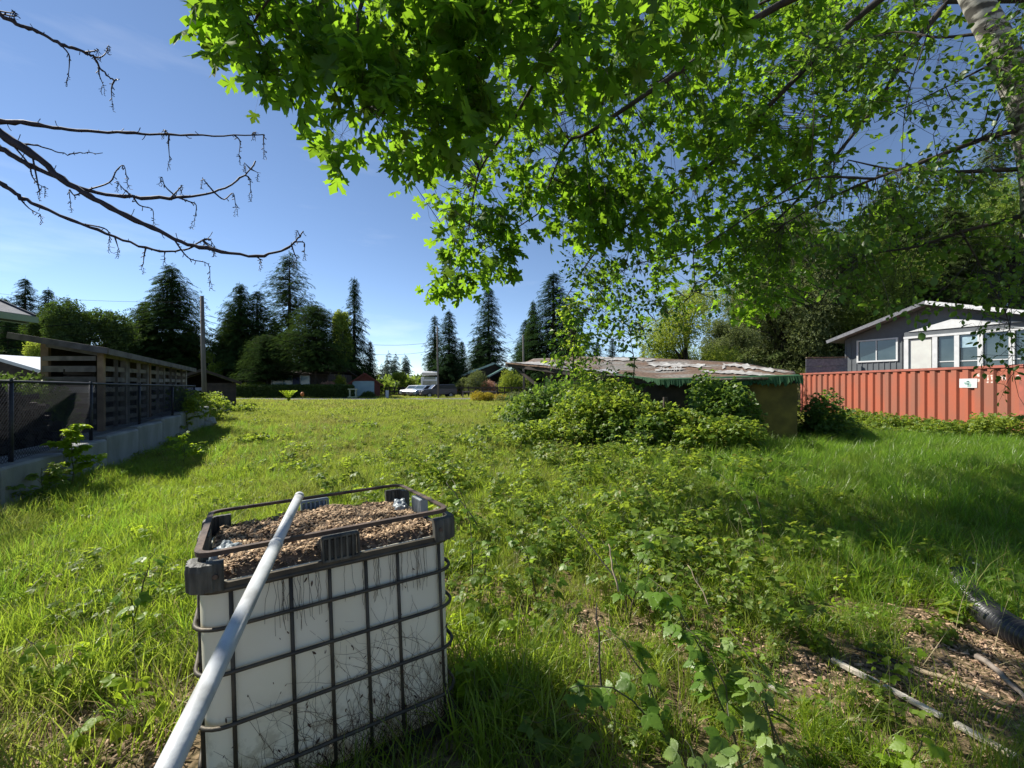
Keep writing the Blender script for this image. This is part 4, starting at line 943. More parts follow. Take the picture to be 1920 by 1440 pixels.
def bush(name, c, r, n, leaf, tmpl, m, label, cat, group=None, squash=1, stems=5, shell=.55, mdark=None):
    t = empty(name, c, 0, label, cat, group); r = np.array(r, float)
    lob = [(np.array([0, 0, r[2]*.45]), r*np.array([.8, .8, .62]))]+[(np.array([rng.normal()*.42*r[0], rng.normal()*.42*r[1], r[2]*(.25+.5*rng.random())]), r*(.3+.22*rng.random())) for _ in range(7)]
    w = np.array([np.prod(l[1])**(2/3) for l in lob]); w[0] *= .8; ids = rng.choice(len(lob), n, p=w/w.sum()); d = dirs(n)
    cc = np.array([l[0] for l in lob])[ids]; rr = np.array([l[1] for l in lob])[ids]
    rad = shell+(1.08-shell)*rng.random(n)**.6
    p = cc+d*rr*rad[:, None]; k = (p[:, 2] > -.02*r[2]); p = p[k]; d = d[k]
    p = p+rng.normal(0, .03*float(r.max()), p.shape); p[:, 2] = np.maximum(p[:, 2], .02)
    f = d+dirs(len(p))*.8+np.array([0, 0, -.2]); u = d*.6+np.array([0, 0, .8])+dirs(len(p))*.5
    leaves_obj('foliage', tmpl, p, f, u, leaf*(.6+.7*rng.random(len(p))), m, t, 'stuff')
    mb = MB()
    for s in range(stems):
        a = rng.random()*6.28; e = (math.cos(a)*r[0]*.6*rng.random(), math.sin(a)*r[1]*.6*rng.random(), r[2]*.7)
        mb.tube([(e[0]*.1, e[1]*.1, -.05), (e[0]*.5, e[1]*.5, r[2]*.4), e], [.02*r[2]+.006, .012*r[2]+.004, .004], 5)
    mb.build('stem', M_bark, t); return t
bush('garden_shrub', G(238+0, 46, .45) if 0 else G(450, 50), (1.7, 1, 1.5), 1500, .22, L_clump, M_decid_y, 'pale green shrub at the left end of the hedge', 'shrub')
bush('garden_shrub', G(478, 52), (.8, .8, 2.3), 900, .22, L_clump, M_decid, 'upright green shrub rising behind the hedge', 'shrub')
M_pink = leafmat('pinkish_leaf', (.4, .2, .15), (.5, .3, .2), (.5, .3, .2), .3)
bush('garden_shrub', G(615, 50, 1.0), (1.1, .9, 1.15), 1200, .2, L_clump, M_pink, 'rounded pink flowering shrub above the hedge beside the garage', 'shrub')
bush('garden_shrub', G(636, 53, .9), (1.0, .9, 2.1), 900, .2, L_clump, M_decid_y, 'bright green shrub left of the red garage', 'shrub')
bush('dark_shrub', (G(25, 9.4).x, 9.4, .62), (1.5, .8, 1.35), 2600, .16, L_clump, M_hedge, 'dark shrub behind the firewood heap at the left edge', 'shrub')
# closed blue parasol
pz = empty('blue_canopy', G(602, 56), 0, 'deep blue canopy on a post in the shade of the trees', 'canopy')
MB().tube([(0, 0, 0), (0, 0, 2.9)], .04, 8).build('pole', M_darkwood, pz); mb = MB(); n = 8; V = [(0, 0, 3.1)]+[(1.35*math.cos(2*PI*k/n), 1.35*math.sin(2*PI*k/n), 2.1-.2*(k % 2)) for k in range(n)]
mb.add(V, [(0, k+1, (k+1) % n+1) for k in range(n)]).build('canopy', M_blue, pz)
# arching young plant, orange marker, cream stand, white post
def fern(name, c, h, n, label):
    t = empty(name, c, 0, label, 'plant'); mb = MB(); pl = []
    for k in range(n):
        a = rng.random()*6.28; q = .35+.5*rng.random(); pp = [Vector((math.cos(a)*q*h*s**1.3*.8, math.sin(a)*q*h*s**1.3*.8, h*(s-.25*s*s)*1.2)) for s in np.linspace(0, 1, 6)]
        mb.tube(pp, [.012, .01, .008, .006, .005, .003], 4)
        for s in range(1, 6):
            for sg in (-1, 1):
                for z_ in (0, .5):
                    p_ = pp[s-1].lerp(pp[s], .5+z_*.5); f = Vector((-math.sin(a)*sg, math.cos(a)*sg, .3))+(pp[s]-pp[s-1]).normalized(); pl.append((tuple(p_), tuple(f), (0, 0, 1), .2*h))
    v, f = combine(quadleaf(.35), pl); o = link('foliage', mesh_arrays('foliage', v, f), M_young, t); o['kind'] = 'stuff'; mb.build('stem', M_stem, t)
fern('arching_plant', G(541, 36, .45), 1.0, 26, 'arching light green clump at the roadside before the hedge')
om = empty('roadside_marker', G(567, 40.2), 0, 'small orange marker on a thin post at the road edge', 'marker')
MB().tube([(0, 0, 0), (0, 0, .55)], .03, 6).build('post', M_brown_wood, om); MB().tube([(0, 0, .42), (0, 0, .55), (0, 0, .7), (0, 0, .78)], [.12, .17, .15, .05], 8).build('head', M_orange, om, True)
cs = empty('cream_stand', G(662, 47.6), 0, 'small cream painted stand beside the road in front of the garage', 'stand')
MB().box((0, 0, .12), (1.0, .5, .1)).build('base', M_cream, cs)
for x in (-.33, .33): MB().box((x, 0, .55), (.09, .3, .76)).build('leg', M_cream, cs)
MB().box((0, 0, .98), (1.0, .5, .1)).build('top', M_cream, cs)
tag(MB().box((G(726, 48).x, 48, .45+.42), (.3, .2, .85)).build('marker_post', M_white), 'short white post at the driveway by the road', 'post')
bush('round_shrub', G(688, 48.4), (.8, .6, .62), 900, .2, L_clump, M_hedge, 'dark round shrub in front of the garage door', 'shrub')
M_or = leafmat('golden_leaf', (.34, .26, .02), (.45, .33, .04), (.5, .4, .05), .35)
bush('golden_shrub', G(902, 37), (1.05, .8, .75), 1600, .12, L_clump, M_yellow, 'golden yellow shrub at the roadside, the brighter of the two', 'shrub')
bush('golden_shrub', G(941, 38), (.8, .7, .55), 900, .12, L_clump, M_or, 'lower ochre yellow shrub beside the golden one', 'shrub')
bush('roadside_shrub', G(968, 36), (.9, .8, .8), 1000, .13, L_clump, M_decid_g, 'dull green shrub right of the ochre one', 'shrub')

# rail fences
def rail_fence(px0, px1, d, hh, n, label, m=M_darkwood, rails=2):
    a, b = G(px0, d), G(px1, d); t = empty('rail_fence', a, 0, label, 'fence')
    for k in range(n+1):
        p_ = (b-a)*(k/n); MB().box((p_.x, p_.y, hh/2), (.14, .14, hh)).build('post', m, t)
    for r_ in range(rails):
        z = hh*(.88-.42*r_)
        for k in range(n):
            p0, p1 = (b-a)*(k/n), (b-a)*((k+1)/n); MB().beam((p0.x, p0.y-.09, z), (p1.x, p1.y-.09, z), .05, .15).build('rail', m, t)
rail_fence(722, 800, 60, 1.15, 9, 'dark wooden rail fence behind the parked cars'); rail_fence(838, 1000, 51, 1.25, 12, 'dark wooden rail fence in front of the green roofed house')
rail_fence(868, 930, 48, .8, 3, 'low pale rail fence by the roadside driveway', M_grey_wood, 1)
# heap of garden things beyond the fence
bush('flowering_shrub', G(918, 56), (1.3, 1, 1.8), 1500, .2, L_clump, M_pink, 'pinkish shrub in front of the green roofed house porch', 'shrub')
bush('garden_shrub', G(895, 55), (1.5, 1, 3.0), 1800, .2, L_clump, M_decid_g, 'grey green shrub before the porch', 'shrub')
bush('garden_shrub', G(958, 54), (1.8, 1, 2.9), 2200, .2, L_clump, M_decid_y, 'yellow green shrub right of the green roofed house', 'shrub')

# cars
def car(label, loc, rz, paint, kind='sedan', s=1.0):
    t = empty('parked_car', loc, rz, label, 'car', 'cars parked across the road')
    if kind == 'sedan': side = [(-2.2, .35), (-2.25, .62), (-2.1, .82), (-1.2, .92), (-.55, 1.38), (.75, 1.42), (1.5, .98), (2.15, .9), (2.25, .6), (2.2, .35)]; gl = [(-1.05, .95), (-.52, 1.33), (.72, 1.37), (1.35, .98)]
    else: side = [(-2.3, .38), (-2.35, .8), (-2.2, 1.02), (-1.2, 1.12), (-.6, 1.68), (1.9, 1.72), (2.25, 1.15), (2.3, .8), (2.25, .38)]; gl = [(-1.05, 1.15), (-.57, 1.62), (1.85, 1.65), (2.1, 1.15)]
    b = MB().prism(side, 'y', -.88, .88).build('body', paint, t); bevel(b, .08, 3)
    for sg in (-1, 1): MB().prism(gl, 'y', sg*.885, sg*.90).build('side_window', M_carglass, t)
    a_, b_ = (Vector((gl[0][0]-.06, 0, gl[0][1]+.02)), Vector((gl[1][0]-.04, 0, gl[1][1]+.01)))
    d_ = (b_-a_); n_ = Vector((-d_.z, 0, d_.x)).normalized(); R_ = Matrix((d_.normalized(), Vector((0, 1, 0)), -n_)).transposed()
    MB().box((a_+b_)/2+n_*.015, (d_.length, 1.5, .02), R_).build('windscreen', M_glass, t)
    for x in (-1.4, 1.4):
        for sg in (-1, 1):
            w = MB().tube([(x, sg*.72, .33), (x, sg*.92, .33)], .33, 20).build('wheel', M_tyre, t); MB().tube([(x, sg*.90, .33), (x, sg*.935, .33)], .2, 14).build('rim', M_rim, w)
    for sg in (-1, 1):
        MB().box((side[1][0]+.02, sg*.62, side[1][1]+.05), (.08, .32, .14)).build('headlight', M_lamp, t); MB().box((-side[1][0]-.04, sg*.66, side[1][1]+.1), (.08, .25, .16)).build('tail_light', M_red, t)
    MB().box((side[1][0]+.0, 0, .5), (.06, .9, .22)).build('grille', M_darkwood, t)
    t.scale = (s, s, s)
car('white car, leftmost of the cars parked across the road', G(782, 54), math.radians(62), M_carw)
car('silver blue car between the white one and the dark one', G(798, 52), math.radians(52), M_carb)
car('dark grey sport utility car, rightmost of the parked cars', G(822, 50), math.radians(25), M_card, 'suv', .88)
rv = empty('camper', G(806, 59), math.radians(8), 'white boxy camper with raised roof behind the parked cars', 'camper')
bevel(MB().box((0, 2.5, 1.45), (2.3, 5.6, 2.1)).build('body', M_carw, rv), .1); bevel(MB().prism([(-.3, 2.75), (4.6, 2.75), (4.6, 3.2), (.3, 3.3), (-.5, 3.1)], 'x', -1.05, 1.05).build('raised_roof', M_carw, rv), .06)
MB().box((0, -.32, 1.7), (1.8, .04, .55)).build('windscreen', M_glass, rv); MB().box((0, -.32, 2.35), (1.5, .04, .3)).build('upper_window', M_glass, rv)
for sg in (-1, 1):
    for y in (.7, 4.2): MB().tube([(sg*.95, y, .38), (sg*1.17, y, .38)], .38, 18).build('wheel', M_tyre, rv)
    MB().box((sg*.8, -.33, .95), (.3, .05, .2)).build('headlight', M_lamp, rv)
MB().box((0, -.34, .95), (1.1, .05, .3)).build('grille', M_darkwood, rv)
for px, d, py, r_, lab in ((820, 47.5, 612, .10, 'thin dark pole beside the parked cars'), (981, 47.5, 628, .11, 'weathered power pole beyond the mossy shed roof')):
    p_ = U(px, py, d); tag(MB().tube([(p_.x+.1, d, .4), (p_.x, d, p_.z)], [r_*1.1, r_*.8], 8).build('power_pole', M_polew, None, True), lab, 'utility pole')
# overhead cables
def cable(pts_, label, r=.012, sag=.25):
    r *= .6
    a, b = U(*pts_[0]), U(*pts_[1]); pp = [a.lerp(b, t)-Vector((0, 0, sag*4*t*(1-t))) for t in np.linspace(0, 1, 14)]
    tag(MB().tube(pp, r, 4).build('overhead_cable', M_cable), label, 'cable', 'overhead cables')
cable(((380, 562, 22), (-200, 640, 13)), 'topmost black cable running left from the utility pole', .013); cable(((381, 585, 22), (-200, 612, 12)), 'cable leaving the utility pole below the topmost one', .013)
cable(((381, 592, 22), (-200, 650, 12)), 'cable crossing the round tree above the woodshed', .013); cable(((382, 600, 22), (-200, 668, 12)), 'lowest cable strung above the woodshed roof', .012)
cable(((-200, 520, 30), (381, 566, 22)), 'thin cable across the sky left of the utility pole', .012, .5)
cable(((381, 590, 22), (820, 640, 47.5)), 'cable from the tall pole to the thin pole by the cars', .02, .9); cable(((381, 600, 22), (820, 655, 47.5)), 'lower cable from the tall pole to the thin pole', .02, 1.1)
cable(((820, 640, 47.5), (981, 636, 47.5)), 'cable between the two distant poles', .02, .5); cable(((820, 655, 47.5), (981, 655, 47.5)), 'lower cable between the two distant poles', .02, .8)
cable(((981, 640, 47.5), (1300, 640, 50)), 'cable running right from the far power pole', .02, .5)

# ------------------------------------------------------------------ conifers and broadleaved trees behind
def conifer_meshes(seed, h, rmax, prof, dens=15, droop=.25, bare_base=.06, fl=.9, openness=.0):
    r = np.random.default_rng(seed); n = int(h*dens); t = bare_base+(1-bare_base)*r.random(n)**.92; az = r.random(n)*2*PI
    L = rmax*prof(t)*(.62+.55*r.random(n)); L *= (1+.25*np.sin(az*2+seed)*(1-t))*(.72+.5*vnoise(t*9, az*1.6, 1, seed))
    P, Fw, Sc = [], [], []; mb = MB()
    for k in range(n):
        d = np.array([math.cos(az[k]), math.sin(az[k])]); m_ = max(3, int(L[k]/(.25+openness*.25))); base_z = t[k]*h
        for q in range(m_):
            s = (q+.4+.5*r.random())/m_; 
            if s < .12 and r.random() < .7: continue
            rad = L[k]*s; z = base_z+.28*rad*(1-t[k])*.3-droop*rad*s
            a2 = az[k]+r.normal()*.75; sz = fl*1.2*(.55+.5*r.random())*(.55+.45*(1-t[k]))
            P.append((d[0]*rad+r.normal()*.14, d[1]*rad+r.normal()*.14, z+r.normal()*.12)); Fw.append((math.cos(a2), math.sin(a2), -.25-.5*droop-.2*r.random())); Sc.append(sz)
        if k % 4 == 0 and L[k] > .8:
            mb.tube([(0, 0, base_z), (d[0]*L[k]*.5, d[1]*L[k]*.5, base_z-.1*L[k]), (d[0]*L[k]*.85, d[1]*L[k]*.85, base_z-droop*L[k]*.7)], [.05*(1-t[k])+.02, .03, .012], 4)
    P.append((0, 0, h)); Fw.append((0, .1, 1)); Sc.append(.8*fl*.6)
    P, Fw, Sc = map(np.array, (P, Fw, Sc)); V_, F_ = bake(L_frond[0], L_frond[1], P, frames(Fw, np.tile([0, 0, 1.], (len(P), 1))+r.normal(0, .25, (len(P), 3))), Sc)
    mb.tube([(0, 0, -.3), (0, 0, h*.4), (0, 0, h*.75), (0, 0, h*.985)], [h*.018+.05, h*.012+.03, h*.006+.02, .012], 8)
    return mesh_arrays('crown', V_, F_), mb.mesh('trunk', True)
fir_p = lambda t: (1-t)**.72*.92+.03
ced_p = lambda t: np.clip(np.sqrt(np.clip(1-t**1.6, 0, 1))*(.55+.45*np.clip(1-t, 0, 1)), 0, 1)+.02
dom_p = lambda t: np.sqrt(np.clip(1-(np.abs(t-.3)/.72)**2.2, 0, 1))
PRO = {'fir1': (1, 16, 4.5, fir_p, 56, .15, .04, .85), 'fir2': (2, 16, 3.2, fir_p, 48, .3, .05, .75), 'cedar1': (3, 16, 5.4, ced_p, 66, .2, .05, 1.0),
       'cedar2': (4, 16, 5.3, ced_p, 46, .15, .05, .85, .3), 'dome': (5, 14, 6.8, dom_p, 80, .1, .30, .8), 'fir3': (6, 16, 3.6, fir_p, 36, .45, .05, .95, .3)}
CM = {}
for k, a_ in PRO.items():
    cm, tm = conifer_meshes(*a_); cm.materials.append(M_needle2 if k in ('cedar1', 'cedar2', 'dome') else M_needle); tm.materials.append(M_bark); CM[k] = (cm, tm, a_[1])
M_conlit = leafmat('sunlit_cedar_spray', (.045, .075, .022), (.10, .13, .04), (.16, .22, .05), .3, .9, spec=.03)  # brighter copy of the cedar colour, sunlight on these crowns painted in
CML = {k: v[0].copy() for k, v in CM.items()}
for v in CML.values(): v.materials.clear(); v.materials.append(M_conlit)
def conifer(kind, px, pytop, d, wscale, label, zb=.4, rot=None, group='conifers beyond the road'):
    cm, tm, h0 = CM[kind]; zt = EYE-(pytop-CY)/F*d; s = (zt-zb)/h0
    t = empty('conifer_tree', G(px, d, zb), rng.random()*6.28 if rot is None else rot, label, 'tree', group); t.scale = (s*wscale, s*wscale, s)
    link('crown', CML[kind] if group is None else cm, None, t)['kind'] = 'stuff'; link('trunk', tm, None, t); return t
conifer('fir1', 47, 522, 62, 1.0, 'spiky dark fir, leftmost against the sky'); conifer('fir1', 91, 542, 60, .95, 'dark fir just right of the leftmost fir')
conifer('fir2', 126, 560, 62, 1.2, 'small fir tip above the rounded trees'); conifer('fir2', 208, 583, 66, 1.2, 'small dark fir tip behind the rounded trees')
conifer('fir1', 15, 600, 45, 1.3, 'dark conifer at the left edge of the picture'); conifer('cedar1', 5, 560, 58, 1.2, 'broad dark cedar behind the neighbour house eave')
conifer('cedar1', 322, 498, 58, 1.2, 'tall broad cedar left of the utility pole'); conifer('cedar1', 272, 565, 60, 1.05, 'shorter cedar leaning on the tall one, on its left')
conifer('cedar1', 357, 610, 64, 1.0, 'low cedar just behind the utility pole')
conifer('cedar1', 450, 533, 60, .95, 'dark fir right of the utility pole'); conifer('fir1', 482, 546, 62, 1.5, 'dark fir behind and right of the pair beside the pole')
conifer('cedar1', 432, 585, 64, 1.1, 'lower dark conifer close right of the utility pole'); conifer('cedar2', 543, 475, 70, 1.15, 'tallest open crowned tree with see through top')
conifer('dome', 592, 572, 51.5, .85, 'broad dark rounded tree over the bungalow'); conifer('cedar1', 515, 600, 66, .9, 'dark dense crown over the bungalow roof')
conifer('fir3', 664, 523, 66, .95, 'ragged fir with a thin spire above the red garage'); conifer('cedar1', 640, 585, 68, .8, 'dense conifer left of the thin spired fir')
conifer('dome', 502, 628, 51.2, .95, 'dark low crown hanging over the bungalow roof'); conifer('fir1', 694, 640, 66, 1.0, 'low conifer behind the red garage')
conifer('fir2', 815, 592, 66, 1.25, 'narrow fir left of the grouped pair by the thin pole'); conifer('fir1', 842, 583, 64, 1.15, 'pointed fir above the parked dark car')
conifer('fir1', 866, 640, 68, 1.0, 'low fir between the two spired ones'); conifer('fir1', 916, 540, 70, 1.12, 'tall lone fir above the green roofed house')
conifer('fir1', 898, 632, 71, 1.1, 'shorter fir leaning left of the lone fir'); conifer('cedar1', 1000, 565, 60, .62, 'left shoulder of the big fir clump behind the shed')
conifer('fir1', 1038, 512, 58, 1.45, 'big dark fir behind the mossy shed'); conifer('fir1', 985, 600, 62, 1.1, 'small fir at the left foot of the clump behind the shed')
conifer('cedar1', 1068, 590, 60, .8, 'cedar to the right of the big dark fir'); conifer('fir2', 1148, 634, 75, 1.2, 'small fir far behind the mossy roof')
conifer('fir1', 1120, 640, 80, 1.0, 'faint fir just left of the small one behind the mossy roof'); conifer('fir2', 1206, 645, 80, 1.1, 'small fir tip near the pale broadleaved tree')
conifer('cedar2', 1860, 262, 46, .82, 'very tall conifer rising behind the grey house', zb=2.3, group=None)
conifer('cedar1', 1495, 385, 42, 1.3, 'tall dull green conifer behind the wooden screen', group=None); conifer('cedar1', 1430, 470, 46, 1.2, 'dull green conifer left of the tall one behind the shed', group=None)
conifer('cedar1', 1665, 345, 43, 1.1, 'tall dull green conifer rising behind the roof ridge of the grey house', zb=2.3, group=None); conifer('cedar1', 1780, 380, 40, 1.1, 'broad dull green conifer behind the sunroom of the grey house', zb=2.3, group=None)
conifer('cedar1', 1560, 455, 48, 1.2, 'dull green conifer behind the left eave of the grey house', group=None)

def tree_mesh(seed, w, h, n, leaf, tmpl, lobes=16, low=.2):
    r = np.random.default_rng(seed); cs_, rs_ = [], []
    for k in range(lobes):
        u = r.random()*2*PI; t = low+(1-low)*r.random()**.9; q = w/2*math.sqrt(max(0, 1-((t-.5)/.62)**2))*(.35+.5*r.random())
        cs_.append((q*math.cos(u), q*math.sin(u), t*h*.9)); rs_.append((w*(.13+.10*r.random()), w*(.13+.10*r.random()), h*(.08+.07*r.random())))
    cs_, rs_ = np.array(cs_), np.array(rs_); ids = r.integers(0, lobes, n); d = r.normal(size=(n, 3)); d /= np.linalg.norm(d, axis=1, keepdims=True)
    rad = .35+.75*r.random(n)**.5; P = cs_[ids]+d*rs_[ids]*rad[:, None]+r.normal(0, .02*w, (n, 3))
    f = d+r.normal(0, .7, (n, 3))+(0, 0, -.35); u = r.normal(0, .5, (n, 3))+(0, 0, 1)
    V_, F_ = bake(tmpl[0], tmpl[1], P, frames(f, u), leaf*(.6+.8*r.random(n)))
    mb = MB(); top = Vector((0, 0, h*.8)); mb.tube([(0, 0, -.3), (.1, 0, h*.35), (0, .1, h*.6), (0, 0, h*.85)], [h*.022, h*.016, h*.01, .02], 8)
    for c in cs_: 
        b0 = Vector((0, 0, min(c[2]*.6, h*.55))); c = Vector(c); mb.tube([b0, b0.lerp(c, .5)+Vector((0, 0, .06*h)), c], [h*.008, h*.005, h*.002], 5)
    return mesh_arrays('crown', V_, F_), mb.mesh('trunk', True)
def btree(px, pytop, d, w, m, label, seed, n=9000, leaf=.24, lobes=18, low=.2, zb=.3, tmpl=None, group='broadleaved trees'):
    zt = EYE-(pytop-CY)/F*d; h = zt-zb; cm, tm = tree_mesh(seed, w, h, n, leaf, tmpl or L_clump, lobes, low); cm.materials.append(m); tm.materials.append(M_bark)
    t = empty('broadleaved_tree', G(px, d, zb), 0, label, 'tree', group); link('crown', cm, None, t)['kind'] = 'stuff'; link('trunk', tm, None, t)
M_decid_dk = leafmat('dark_broad_leaf', (.022, .055, .010), (.06, .10, .016), (.10, .17, .02), .3, .7)
M_decid_o = leafmat('olive_leaf', (.06, .10, .015), (.13, .18, .025), (.28, .38, .04), .4, .6)
btree(165, 572, 50, 8.5, M_decid_dk, 'dark green rounded tree left of the tall cedar', 31, 9000, .34); btree(108, 592, 52, 6.5, M_decid_dk, 'rounded tree behind the woodshed roof', 32, 5000, .36)
btree(228, 600, 54, 6.0, M_decid_dk, 'low rounded tree between the woodshed roof and the cedar', 33, 4500, .36)
btree(63, 640, 30, 1.9, M_decid_y, 'small bright round topped tree behind the woodshed', 34, 2600, .16, 9, .3)
btree(40, 655, 46, 9, M_decid_dk, 'dark low tree mass behind the white roofed shed', 30, 5000, .34); btree(400, 655, 56, 3.5, M_decid_y, 'small light green tree right of the utility pole', 35, 1800, .28, 8)
btree(641, 580, 63, 3.6, M_decid_y, 'light green tree beside the thin spired fir', 36, 3000, .3, 9, .35)
btree(757, 693, 62, 3.6, M_decid_y, 'light green young tree beyond the rail fence', 37, 2200, .28, 8); btree(783, 708, 74, 3.4, M_decid_g, 'grey green bushy tree left of the camper', 38, 1800, .28, 8)
btree(872, 705, 60, 3.0, M_decid_g, 'grey green tree left of the porch', 39, 1500, .26, 8)
btree(1285, 530, 34, 7.0, M_decid_y, 'pale yellow green tree behind the mossy roof', 40, 16000, .18, 28, .05); btree(1365, 590, 36, 4.6, M_decid_g, 'dull green tree between the pale one and the conifers', 41, 10000, .18, 22, .05)
btree(1470, 390, 39, 9.5, M_decid_g, 'bushy dull tree behind the right end of the shed', 45, 24000, .21, 44, .05)
btree(1600, 420, 37, 7.5, M_decid_o, 'yellow green tree overhanging the left eave of the grey house', 42, 20000, .19, 30, .15, zb=2.0); btree(1740, 330, 46, 12.0, M_decid, 'wide dark green tree behind the grey house roof', 43, 24000, .25, 44, .1, zb=2)
btree(1900, 320, 39, 11.0, M_decid, 'dark green tree behind the right side of the grey house', 44, 20000, .23, 40, .1, zb=2)
btree(1700, 470, 40, 10.0, M_decid_o, 'low dark tree directly behind the roof ridge', 46, 9000, .22, 20, .05, zb=2)
# far woods
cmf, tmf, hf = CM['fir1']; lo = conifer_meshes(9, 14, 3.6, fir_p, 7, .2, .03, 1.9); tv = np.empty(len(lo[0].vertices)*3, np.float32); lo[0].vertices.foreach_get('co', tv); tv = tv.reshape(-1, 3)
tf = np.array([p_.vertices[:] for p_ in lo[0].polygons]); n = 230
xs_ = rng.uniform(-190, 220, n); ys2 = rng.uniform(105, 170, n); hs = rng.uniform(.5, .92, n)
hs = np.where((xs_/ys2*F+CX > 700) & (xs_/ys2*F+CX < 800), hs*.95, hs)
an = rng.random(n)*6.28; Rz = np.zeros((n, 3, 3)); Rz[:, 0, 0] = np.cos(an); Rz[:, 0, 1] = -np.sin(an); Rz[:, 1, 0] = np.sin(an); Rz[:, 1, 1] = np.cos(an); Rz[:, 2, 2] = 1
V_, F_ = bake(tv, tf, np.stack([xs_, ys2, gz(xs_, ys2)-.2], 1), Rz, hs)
tag(link('far_woods', mesh_arrays('far_woods', V_, F_), M_needle_far), 'far conifer woods along the horizon, tinted blue green for haze', kind='stuff')
# undergrowth behind the road hides the field edge
n = 5000; x = rng.uniform(-70, 75, n); y = rng.uniform(66, 92, n); V_, F_ = bake(L_clump[0], L_clump[1], np.stack([x, y, .45+rng.random(n)**1.5*2.6], 1), frames(dirs(n), dirs(n)), .9+.9*rng.random(n))
tag(link('far_undergrowth', mesh_arrays('far_undergrowth', V_, F_), M_decid), 'dark undergrowth below the conifers beyond the houses', kind='stuff')

# ------------------------------------------------------------------ bramble thickets round the shed, weeds by the container
th = [(1130, 13.2, (1.9, 1.3, 1.65), 9000, 'tall bramble mound before the middle of the mossy shed'), (1050, 15.6, (1.9, 1.5, 1.55), 6500, 'bramble mound at the left end of the shed'),
      (1255, 11.6, (1.3, 1.0, 1.1), 5500, 'bramble bush in front of the wooden post'), (1370, 12.2, (.95, .7, 1.75), 4200, 'tall dark bramble against the green tarp'),
      (1330, 10.9, (1.2, .8, .85), 3500, 'low bramble spilling before the dark one'), (985, 17.5, (1.7, 1.3, .8), 3200, 'low pale bramble patch left of the shed'), (1190, 11.8, (1.3, .8, .95), 3600, 'low bramble bush with a dark hollow underneath'),
      (1060, 12.4, (1.5, 1.0, .7), 3000, 'low spreading bramble in the grass left of the big mound')]
for k, (px, d, r_, n, lab) in enumerate(th):
    p_ = G(px, d); bush('bramble_bush', (p_.x, d, gzf(p_.x, d)-.03), r_, n, .145, L_tri, M_bramble_dark if k in (1, 3, 6) else M_bramble, lab, 'bramble', 'brambles round the shed', stems=9, shell=.45)
for px, d, r_, n, lab, m_ in ((1535, 14.2, (.75, .9, 1.45), 3000, 'dark bush in the shade at the right end of the shed', M_bramble_dark), (1600, 19.5, (1.6, 1.3, .75), 2600, 'weedy bramble at the left end of the red container', M_bramble),
      (1690, 17.6, (1.7, 1.1, .62), 2600, 'low bramble along the middle of the container', M_bramble), (1790, 15.0, (1.5, .9, .62), 2400, 'bramble under the white placard of the container', M_bramble),
      (1900, 13.9, (1.4, .9, .8), 2400, 'bramble at the right edge beside the container', M_decid_y), (1560, 16.4, (1.1, .8, .5), 1500, 'low bramble between the shed and the container', M_bramble), (1655, 15.4, (.9, .6, .42), 1200, 'small bramble out in the grass before the container', M_bramble)):
    p_ = G(px, d); bush('bramble_bush', (p_.x, d, gzf(p_.x, d)-.03), r_, n, .13, L_tri, m_, lab, 'bramble', 'brambles along the container', stems=6, shell=.4)

# saplings: slender stems carrying separate leaves
def sapling(name, base, h, n, leaf, tmpl, m, label, cat='sapling', lean=(0, 0), spread=.3, t0=.15, group=None, mstem=None, nb=7):
    t = empty(name, base, 0, label, cat, group); mb = MB(); P, Fw, Up, Sc = [], [], [], []
    top = Vector((lean[0], lean[1], h)); st = [Vector((lean[0]*s*s, lean[1]*s*s, h*s))+Vector((rng.normal()*.012*h, rng.normal()*.012*h, 0)) for s in np.linspace(0, 1, 7)]
    mb.tube(st, [.009*h+.003-(.008*h)*s for s in np.linspace(0, 1, 7)], 5); brs = [st]
    for k in range(nb):
        s = t0+(1-t0)*(k+.5)/nb; i0 = min(5, int(s*6)); b0 = st[i0].lerp(st[i0+1], s*6-i0); a = rng.random()*6.28; L = spread*(1.15-.7*s)*(.7+.6*rng.random())
        e = b0+Vector((math.cos(a)*L, math.sin(a)*L, L*.35)); m_ = b0.lerp(e, .5)+Vector((0, 0, L*.12)); mb.tube([b0, m_, e], [.004*h+.001, .003*h, .001], 4); brs.append([b0, m_, e])
    for q in range(n):
        b_ = brs[int(rng.integers(len(brs)))]; s = (.3+.7*rng.random())*(len(b_)-1); i0 = min(len(b_)-2, int(s)); p_ = b_[i0].lerp(b_[i0+1], s-i0)
        if b_ is st and s < 2: continue
        a = rng.random()*6.28; f = Vector((math.cos(a), math.sin(a), -.35+.3*rng.normal())); P.append(p_+f*leaf*.25); Fw.append(f); Up.append((rng.normal()*.4, rng.normal()*.4, 1)); Sc.append(leaf*(.55+.7*rng.random()))
    leaves_obj('foliage', tmpl, P, Fw, Up, Sc, m, t, 'stuff'); mb.build('stem', mstem or M_stem, t); return t
for px, d, h, n, leaf, m_, lab in ((176, 7.4, 1.15, 420, .15, M_young, 'leafy sapling against the block wall, nearest the camera'), (350, 13.6, 1.25, 150, .17, M_decid_y, 'sapling at the end of the slatted woodshed'), (372, 15.5, 1.2, 200, .17, M_decid_y, 'bushy sapling in front of the outbuilding'),
        (120, 6.6, .62, 110, .13, M_bramble, 'low leafy plant at the foot of the wall'), (345, 9.6, .7, 90, .13, M_young, 'small sapling out in the grass past the wall shadow')):
    p_ = G(px, d); 
    if px == 176: p_.x = wall_x(d)+.22
    if px == 120: p_.x = wall_x(d)+.25
    sapling('sapling', (p_.x, d, gzf(p_.x, d)-.03), h, n, leaf, L_tri, m_, lab, spread=.42, nb=10)
